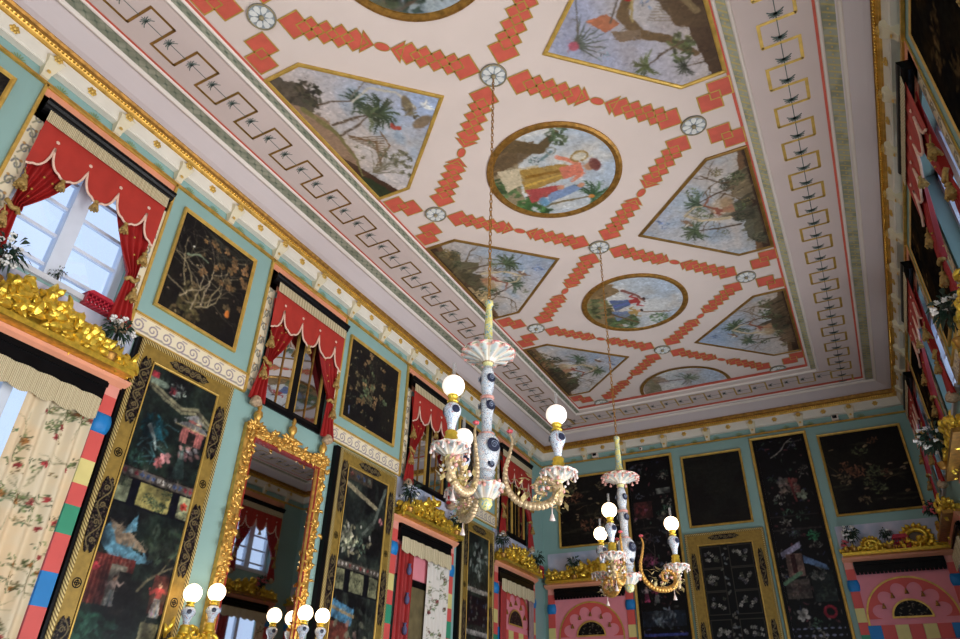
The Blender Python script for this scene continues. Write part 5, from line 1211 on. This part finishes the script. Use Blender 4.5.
g = G(); g.add([LW.P(MU0 + .125, .034, MZ0 + .125), LW.P(MU1 - .125, .046, MZ0 + .125), LW.P(MU1 - .125, .03, MZ1 - .125), LW.P(MU0 + .125, .018, MZ1 - .125)], [(0, 1, 2, 3)]); g.build('glass', MIRROR, t)
MEDAL = mat('dark_medallion_enamel', (40, 44, 64), .3, var=.5, scale=60)
PORB = porcelain('blue_white_porcelain', (206, 216, 226), [(60, 70, 120), (140, 160, 190), (150, 90, 100)], 34)
def lamp(t, c, glass, s=1.0, chim=True, v_=1.0):
    x, y, z = c; V = lambda pr: [(r * s, (-.058 + (q + .058) * v_) * s) for r, q in pr]
    g = G(); g.ball(c, .071 * s, 24); g.build('globe', glass, t, smooth=True)
    g = G(); g.lathe((x, y, z), V([(.02, -.12), (.034, -.116), (.037, -.108), (.028, -.1), (.026, -.09), (.034, -.08), (.034, -.07), (.028, -.058)]), 14); g.build('neck_collar', GILT, t, smooth=True)
    g = G(); g.lathe((x, y, z), V([(.022, -.30), (.026, -.27), (.034, -.235), (.052, -.19), (.056, -.165), (.046, -.14), (.028, -.12)]), 16); v = g.build('vase', PORB, t, smooth=True)
    for a in (-.6, 1.5, 3.6):
        g = G(); r, rr, zc = .0545 * s, .026 * s * v_, z + V([(0, -.175)])[0][1]; vs = [(x + r * cos(a) - sin(a) * rr * cos(q), y + r * sin(a) + cos(a) * rr * cos(q), zc + rr * sin(q)) for q in [2 * PI * i / 14 for i in range(14)]] + [(x + (r + .004) * cos(a), y + (r + .004) * sin(a), zc)]
        g.add(vs, [(i, (i + 1) % 14, 14) for i in range(14)]); g.build('medallion', MEDAL, v, smooth=True)
    g = G(); g.lathe((x, y, z), V([(.02, -.40), (.042, -.395), (.046, -.375), (.036, -.36), (.043, -.345), (.034, -.33), (.04, -.315), (.026, -.30)]), 14); g.build('base_collar', GILT, t, smooth=True)
    if chim:
        gc = G(); gc.lathe((x, y, z), [(.012 * s, .07 * s), (.012 * s, .16 * s)], 10, cap=False); gc.build('glass_chimney', CHIM, t, smooth=True)
def chim_mat():
    m = bpy.data.materials.new('clear_chimney_glass'); m.use_nodes = True; nt = m.node_tree; nt.nodes.clear()
    o = nt.nodes.new('ShaderNodeOutputMaterial'); a = nt.nodes.new('ShaderNodeBsdfTransparent'); b = nt.nodes.new('ShaderNodeBsdfGlossy'); mx = nt.nodes.new('ShaderNodeMixShader'); mx.inputs[0].default_value = .3
    nt.links.new(a.outputs[0], mx.inputs[1]); nt.links.new(b.outputs[0], mx.inputs[2]); nt.links.new(mx.outputs[0], o.inputs[0]); return m
CHIM = chim_mat()
for spots, um, lab in (([(4.34, .25, 2.64), (4.60, .25, 2.69)], 4.52, 'gilt wall light with two lit globes, left of the mirror'), ([(5.80, .25, 2.69), (6.07, .25, 2.70)], 6.0, 'gilt wall light with two lit globes, right of the mirror')):
    t = thing('wall_sconce', lab, 'wall light', LW.P(um, 0, 2.0), 'gilt wall lights beside the mirror')
    for u, d, z in spots:
        lamp(t, LW.P(u, d, z), GLOBEW, 1.08, False, .72)
        ga = G(); ga.tube(bez([LW.P(um, .06, 2.16), LW.P((u + um) / 2, .16, 2.14), LW.P(u, d + .02, 2.2), LW.P(u, d, z - .32)], 6), .018, 8); ga.build('arm', GILT, t, smooth=True)
    ga = G(); R = random.Random(3)
    for i in range(80): leaf(ga, LW, um + R.uniform(-.24, .24), 2.16 + R.uniform(-.15, .22), .05 + R.uniform(0, .24), R.uniform(0, 6.28), R.uniform(.07, .14), .045, R.uniform(-1.5, 1.5), .03)
    ga.prism(LW, circ(um, 2.16, .09, 16, .2), .0, .06); ga.build('backplate', GILT, t, smooth=True)
# ------------------------------------------------------------------ chandeliers
IVORY = mat('ivory_gilt_carving', (190, 166, 130), .3, .3, var=.3, scale=40, bump=.2)
GARM = mat('honey_gilt_carving', (206, 156, 80), .32, .5, var=.3, scale=40, bump=.2)
PORW = porcelain('flowered_porcelain', (214, 220, 224), [(62, 74, 112), (140, 166, 196), (84, 96, 130), (196, 150, 140)], 46)
PORP = porcelain('pink_flowered_porcelain', (224, 212, 200), [(206, 140, 136), (150, 172, 160), (130, 116, 116), (198, 116, 114), (206, 190, 130)], 42)
PORG = porcelain('green_yellow_porcelain', (214, 206, 140), [(110, 160, 130), (130, 170, 190), (206, 196, 96)], 22)
ROSE = mat('rose_porcelain', (206, 150, 140), .35, var=.4, scale=60)
DROP = mat('pearl_drop', (224, 206, 200), .25, var=.1)
def chandelier(x, y, label, rear):
    t = thing('chandelier', label, 'chandelier', (x, y, 2.9), 'porcelain chandeliers'); F = lambda u, d, z: (x + u, y + d, z)
    # chain
    g = G(); z = ZC - .05; i = 0
    while z > 4.40:
        a = 0 if i % 2 else PI / 2; n = 10; pts = [F(.011 * cos(q) * cos(a), .011 * cos(q) * sin(a), z - .022 + .027 * sin(q)) for q in [2 * PI * k / n for k in range(n + 1)]]
        g.tube(pts, .0042, 5, cap=False); z -= .043; i += 1
    g.build('chain', GOLDD, t, smooth=True)
    g = G(); g.lathe((x, y, 0), [(.02, 4.42), (.032, 4.41), (.032, 4.38), (.022, 4.36), (.026, 4.30), (.03, 4.20), (.03, 4.10), (.04, 4.05), (.028, 4.04)][::-1], 16); g.build('upper_stem', PORG, t, smooth=True)
    # top dish (scalloped, concave underneath)
    dish = dish_mesh('top_dish', (x, y), [(.026, 3.83), (.034, 3.88), (.06, 3.915), (.11, 3.935), (.16, 3.95), (.185, 3.962), (.192, 3.975), (.17, 3.985), (.03, 4.04)][:8], 12, t, 3)
    g = G(); g.lathe((x, y, 0), [(.03, 4.05), (.17, 3.986)][::-1], 24, cap=False); g.build('dish_cover', PORG, dish, smooth=True)
    for k in range(14):
        a = 2 * PI * k / 14; g = G(); g.ball(F(.185 * cos(a), .185 * sin(a), 3.962), .009, 8)
        for q in range(4): g.ball(F(.185 * cos(a) + .009 * cos(q * 1.57), .185 * sin(a) + .009 * sin(q * 1.57), 3.958), .006, 6)
        g.build('rim_flower', ROSE, dish, smooth=True)
    for k in range(14 if rear else 0):
        a = 2 * PI * (k + .5) / 14; g = G(); g.lathe(F(.18 * cos(a), .18 * sin(a), 3.93), [(.003, .03), (.006, .015), (.014, -.01), (.003, -.016)], 7); g.build('drop', ROSE, dish, smooth=True)
    # stem
    g = G(); g.lathe((x, y, 0), [(.03, 3.60), (.044, 3.61), (.046, 3.63), (.032, 3.645), (.038, 3.66), (.046, 3.70), (.05, 3.77), (.044, 3.81), (.03, 3.86)], 20); g.lathe((x, y, 0), [(.04, 3.08), (.058, 3.11), (.08, 3.17), (.092, 3.25), (.082, 3.31), (.052, 3.345), (.036, 3.36), (.034, 3.42), (.041, 3.50), (.049, 3.56), (.044, 3.60)], 20)
    g.lathe((x, y, 0), [(.035, 2.96), (.05, 2.97), (.06, 3.01), (.045, 3.05), (.065, 3.09)], 20); stem = g.build('stem', PORW, t, smooth=True)
    g = G()
    for z, r in ((3.615, .05), (3.345, .054), (3.085, .056)): g = G(); g.lathe((x, y, z), [(r - .01, -.012), (r, -.008), (r, .008), (r - .01, .012)], 20); g.build('collar', ROSE, t, smooth=True)
    for z, r, R_, in ((3.755, .050, .034), (3.55, .048, .036), (3.25, .092, .048), (3.13, .066, .026)):
        for a in (-.55, 1.6, 3.6):
            for rr, mm, nm_, dz in ((R_, MEDAL, 'medallion', .0), (R_ * .6, mat('pale_enamel_scroll', (120, 130, 150), .3, var=.6, scale=90), 'medallion_scroll', .005)):
                g = G(); c = F((r + dz) * cos(a), (r + dz) * sin(a), z); ux, uy = -sin(a), cos(a)
                if nm_ == 'medallion': vs = [(c[0] + ux * rr * cos(q), c[1] + uy * rr * cos(q), c[2] + rr * sin(q)) for q in [2 * PI * i / 16 for i in range(16)]]; vs.append((c[0] + .008 * cos(a), c[1] + .008 * sin(a), c[2])); g.add(vs, [(i, (i + 1) % 16, 16) for i in range(16)]); md = g.build(nm_, mm, stem, smooth=True)
                else:
                    g.tube([(c[0] + ux * rr * (1 - i / 15) * cos(i * .8) + .006 * cos(a), c[1] + uy * rr * (1 - i / 15) * cos(i * .8) + .006 * sin(a), c[2] + rr * (1 - i / 15) * sin(i * .8)) for i in range(14)], .003, 5)
                    o = g.build('medallion_scroll', mm, stem)
    # hub bowl
    hub = dish_mesh('hub_bowl', (x, y), [(.02, 2.90), (.05, 2.91), (.09, 2.95), (.118, 2.985), (.125, 3.0), (.11, 3.006)], 10, t, 4)
    g = G(); R = random.Random(4)
    for k in range(22): 
        a = 2 * PI * k / 22; r = R.uniform(.1, .135); g.ball(F(r * cos(a), r * sin(a), 2.985 + R.uniform(-.03, .03)), R.uniform(.01, .018), 7)
    g.build('rim_flower', ROSE, hub, smooth=True)
    g = G(); g.lathe((x, y, 0), [(.004, 2.84), (.03, 2.85), (.045, 2.875), (.045, 2.90), (.03, 2.92)], 14); g.build('finial', PORG, t, smooth=True)
    AM = GARM if rear else IVORY
    for ia in range(3):
        A = math.radians((-89, 27, 139)[ia]); ca, sa = cos(A), sin(A); Q = lambda r, z: F(r * ca, r * sa, z)
        g = G(); path = bez([Q(.155, 3.36), Q(.17, 3.30), Q(.15, 3.20), Q(.125, 3.10), Q(.135, 3.0), Q(.19, 2.92), Q(.28, 2.88), Q(.37, 2.885), Q(.44, 2.93), Q(.445, 3.01), Q(.385, 3.055), Q(.325, 3.02), Q(.33, 2.965), Q(.365, 2.955)], 7)
        n = len(path); rad = [.008 + .02 * min(1, i / (n * .45)) - (.018 * max(0, (i / n - .6) / .4)) for i in range(n)]
        g.tube(path, [q * .8 for q in rad], 9); arm = g.build('arm', AM, t, smooth=True)
        g = G()
        for i in range(8, n - 6, 2): g.ball(path[i] + Vector((0, 0, -rad[i] * .15)), rad[i] * 1.02, 8)
        g.build('bead_row', AM, arm, smooth=True)
        g = G()
        for q in range(5): a = q * 1.257; c = Q(.155, 3.375); g.ball((c[0] + .012 * cos(a), c[1] + .012 * sin(a), c[2]), .011, 7)
        g.ball(Q(.155, 3.38), .012, 7); g.build('tip_flower', PBLOOM, arm, smooth=True)
        # porcelain leaves and blossoms along the arm
        g = G(); R = random.Random(10 + ia)
        for k in range(90):
            r, z = R.uniform(.2, .54), R.uniform(2.88, 3.08); L = R.uniform(.03, .07); c = Vector(Q(r, z)) + Vector((-sa, ca, 0)) * R.uniform(-.05, .05); dv = Vector((R.uniform(-1, 1), R.uniform(-1, 1), R.uniform(-.6, 1))).normalized()
            sd = dv.cross(Vector((0, 0, 1))).normalized() * L * .28; g.add([c, c + dv * L * .5 + sd, c + dv * L, c + dv * L * .5 - sd], [(0, 1, 2, 3)])
        g.build('foliage', mat('pale_gilt_leaf', (190, 172, 120), .4, .2, var=.3, scale=50), arm)
        for k in range(26):
            g = G(); r, z = R.uniform(.3, .52), R.uniform(2.93, 3.06); c = Vector(Q(r, z)) + Vector((-sa, ca, 0)) * R.uniform(-.06, .06); g.ball(c, R.uniform(.008, .015), 7); g.build('blossom', ROSE if k % 3 else BLOOM, arm, smooth=True)
        # lamp: dish, pendants, collar, vase, globe
        c = Q(.47, 3.50); lamp(t, c, GLOBEW if rear else GLOBE)
        X0, Y0 = c[0], c[1]; ds = dish_mesh('drip_dish', (X0, Y0), [(.02, 3.02), (.035, 3.04), (.08, 3.07), (.115, 3.088), (.122, 3.1), (.1, 3.106)], 10, t, 5 + ia)
        for k in range(11):
            a = 2 * PI * k / 11; g = G(); g.ball((X0 + .112 * cos(a), Y0 + .112 * sin(a), 3.08), .009, 7); g.build('rim_flower', ROSE, ds, smooth=True); gd = G(); gd.lathe((X0 + .116 * cos(a + .28), Y0 + .116 * sin(a + .28), 3.06), [(.003, .03), (.005, .012), (.010, -.008), (.003, -.014)], 7); gd.build('drop', DROP, ds, smooth=True)
        g = G(); g.lathe((X0, Y0, 0), [(.004, 2.88), (.014, 2.89), (.022, 2.92), (.014, 2.94), (.02, 2.96), (.03, 2.99), (.024, 3.02)], 10); g.build('pendant', IVORY, t, smooth=True)
        g = G()
        c2 = Q(.42, 2.80); g.lathe(c2, [(.003, .08), (.004, .03), (.010, .02), (.016, -.003), (.02, -.014), (.003, -.016)], 9); g.tube([Q(.42, 2.87), Q(.42, 2.91)], .004, 5); g.build('bell_drop', DROP, t, smooth=True)
    return t
chandelier(-2.01, 3.78, 'large porcelain chandelier with three globes, front of the two, ivory beaded arms', False)
chandelier(-2.0, 6.72, 'smaller-looking rear chandelier with honey gilt arms before the far wall', True)
# ------------------------------------------------------------------ porcelain plants and toys on the ledges
def plant(fr, u, d, z, h, r, label, seed, bloom=BLOOM, nb=14, group='porcelain plants on the ledges', pot=True, nl=110):
    d = max(d, r + .03) if d > 0 else d
    t = thing('porcelain_plant', label, 'plant', fr.P(u, d, z), group); R = random.Random(seed)
    g = G(); p = Vector(fr.P(u, d, z)); g.tube([p + Vector((0, 0, .0)), p + Vector((.005, .01, h * .4)), p + Vector((0, 0, h * .75))], .008, 6); g.build('stem', STEM, t, smooth=True)
    if pot: g = G(); g.lathe(p, [(.03, 0), (.045, .01), (.055, .06), (.06, .075), (.05, .078)], 12); g.build('pot', GOLDD, t, smooth=True)
    c = p + Vector((0, 0, h * .72)); g = G()
    for i in range(nl):
        dv = Vector((R.gauss(0, 1), R.gauss(0, 1), R.gauss(0, .9))).normalized(); b = c + dv * r * R.uniform(.05, .75); dr = (dv + Vector((0, 0, -.25))).normalized(); L = r * R.uniform(.35, .6); sd = dr.cross(Vector((R.random(), R.random(), R.random()))).normalized() * L * .2
        g.add([b, b + dr * L * .5 + sd + Vector((0, 0, .01)), b + dr * L + Vector((0, 0, -.02)), b + dr * L * .5 - sd + Vector((0, 0, .01))], [(0, 1, 2, 3)])
    g.build('foliage', LEAF, t)
    for i in range(nb):
        g = G()
        dv = Vector((R.gauss(0, 1), R.gauss(0, 1), R.gauss(0, .9))).normalized(); b = c + dv * r * R.uniform(.6, .95)
        for q in range(5): a = q * 1.257; g.ball(b + Vector((cos(a) * .016, sin(a) * .016, .006 * sin(a * 2))), .013, 6)
        g.build('blossom', bloom, t, smooth=True)
ZL = 4.265
def tower(fr, u, d, z, w, h, label, group='red fretwork toys on the ledges'):
    t = thing('fretwork_stand', label, 'ornament', fr.P(u, d, z), group)
    g = G(); g.prism(fr, [(u - w / 2, z + h * .75), (u + w / 2, z + h * .75), (u + w * .35, z + h), (u - w * .35, z + h)], d - .06, d + .06); g.build('roof', TOYRED, t)
    g = G()
    for i in range(7): q = u - w * .45 + w * .9 * i / 6; g.box(fr, q - .006, q + .006, d - .05, d + .05, z, z + h * .75)
    for zz in (.05, .4, .72): g.box(fr, u - w * .46, u + w * .46, d - .05, d + .05, z + h * zz, z + h * zz + .015)
    g.build('lattice', TOYRED, t)
plant(LW, 1.93, .06, 4.40, .42, .17, 'dark palm-like plant with white flowers at the left edge window', 1, nb=16)
plant(LW, 2.98, .12, ZL, .42, .15, 'white-flowered plant on the ledge under the bright left window', 2, nb=12)
plant(LW, 2.45, -.06, 4.80, .16, .07, 'tiny blue-black plant on the sill of the bright left window', 21, nb=0, nl=40, pot=False)
tower(LW, 2.80, .02, 4.72, .26, .14, 'red lattice balustrade on the sill of the bright left window')
plant(LW, 7.62, .12, ZL - .06, .42, .16, 'bushy plant left of the crest below the third left window', 3, nb=10)
plant(LW, 8.92, .12, ZL - .06, .34, .14, 'dark plant right of the crest below the third left window', 4, nb=4)
plant(LW, 10.50, .12, ZL - .05, .42, .14, 'dark plant left of the crest in the far left corner', 5, nb=3)
plant(LW, 11.90, .12, ZL - .05, .40, .14, 'dark plant right of the crest on the left wall, by the far corner', 6, nb=3)
tower(LW, 12.16, .1, ZL - .05, .2, .2, 'small red lattice stand by the far left corner')
plant(FW, -4.72, .12, ZL - .08, .40, .15, 'dark plant standing on the far left alcove', 7, nb=2)
plant(FW, -3.92, .12, ZL - .08, .48, .14, 'dark plant on the far left alcove nearest the chandelier', 8, nb=2)
plant(FW, -.05, .12, ZL, .40, .14, 'white-blossomed little tree on the far right alcove', 9, nb=22)
plant(FW, -.16, .14, ZL, .22, .06, 'small rose-coloured flower on the left end of the far right alcove', 10, bloom=PBLOOM, nb=9, nl=20)
plant(FW, .44, .10, ZL, .34, .10, 'dark green plant in the middle of the far right alcove', 11, nb=2)
tower(FW, .62, .1, ZL, .24, .22, 'red lattice pagoda on the far right alcove')
plant(RW, 5.75, .13, ZL, .48, .17, 'white-flowered plant hanging at the right edge below the top window', 12, nb=14)
plant(RW, 8.75, .13, ZL, .50, .20, 'white-flowered plant at the right edge below the middle window', 13, nb=22)
plant(RW, 11.45, .13, ZL, .42, .16, 'white and pink flowered plant in the far right corner', 14, bloom=PBLOOM, nb=18)
# ------------------------------------------------------------------ small fixtures under the cornice
def box_sensor(u, label):
    t = thing('sensor_box', label, 'sensor', FW.P(u, 0, 6.52), 'white sensor boxes under the frieze')
    g = G(); g.box(FW, u - .055, u + .055, 0, .09, 6.50, 6.58); g.build('case', WHITE, t)
    g = G(); g.box(FW, u - .04, u + .03, .09, .1, 6.52, 6.57); g.build('window', BLACK, t)
box_sensor(-4.2, 'white box with black front under the cornice, left end of far wall'); box_sensor(.18, 'white box with black front under the cornice, right end of far wall')
t = thing('camera_dome', 'small white camera above the tall panel behind the rear chandelier', 'camera', FW.P(-3.27, 0, 6.5))
g = G(); g.lathe(FW.P(-3.27, .05, 6.5), [(.02, .0), (.034, .02), (.034, .05), (.02, .06)], 12); g.build('body', WHITE, t, smooth=True)
g = G(); g.ball(FW.P(-3.27, .085, 6.52), .014, 8); g.build('lens', BLACK, t, smooth=True)
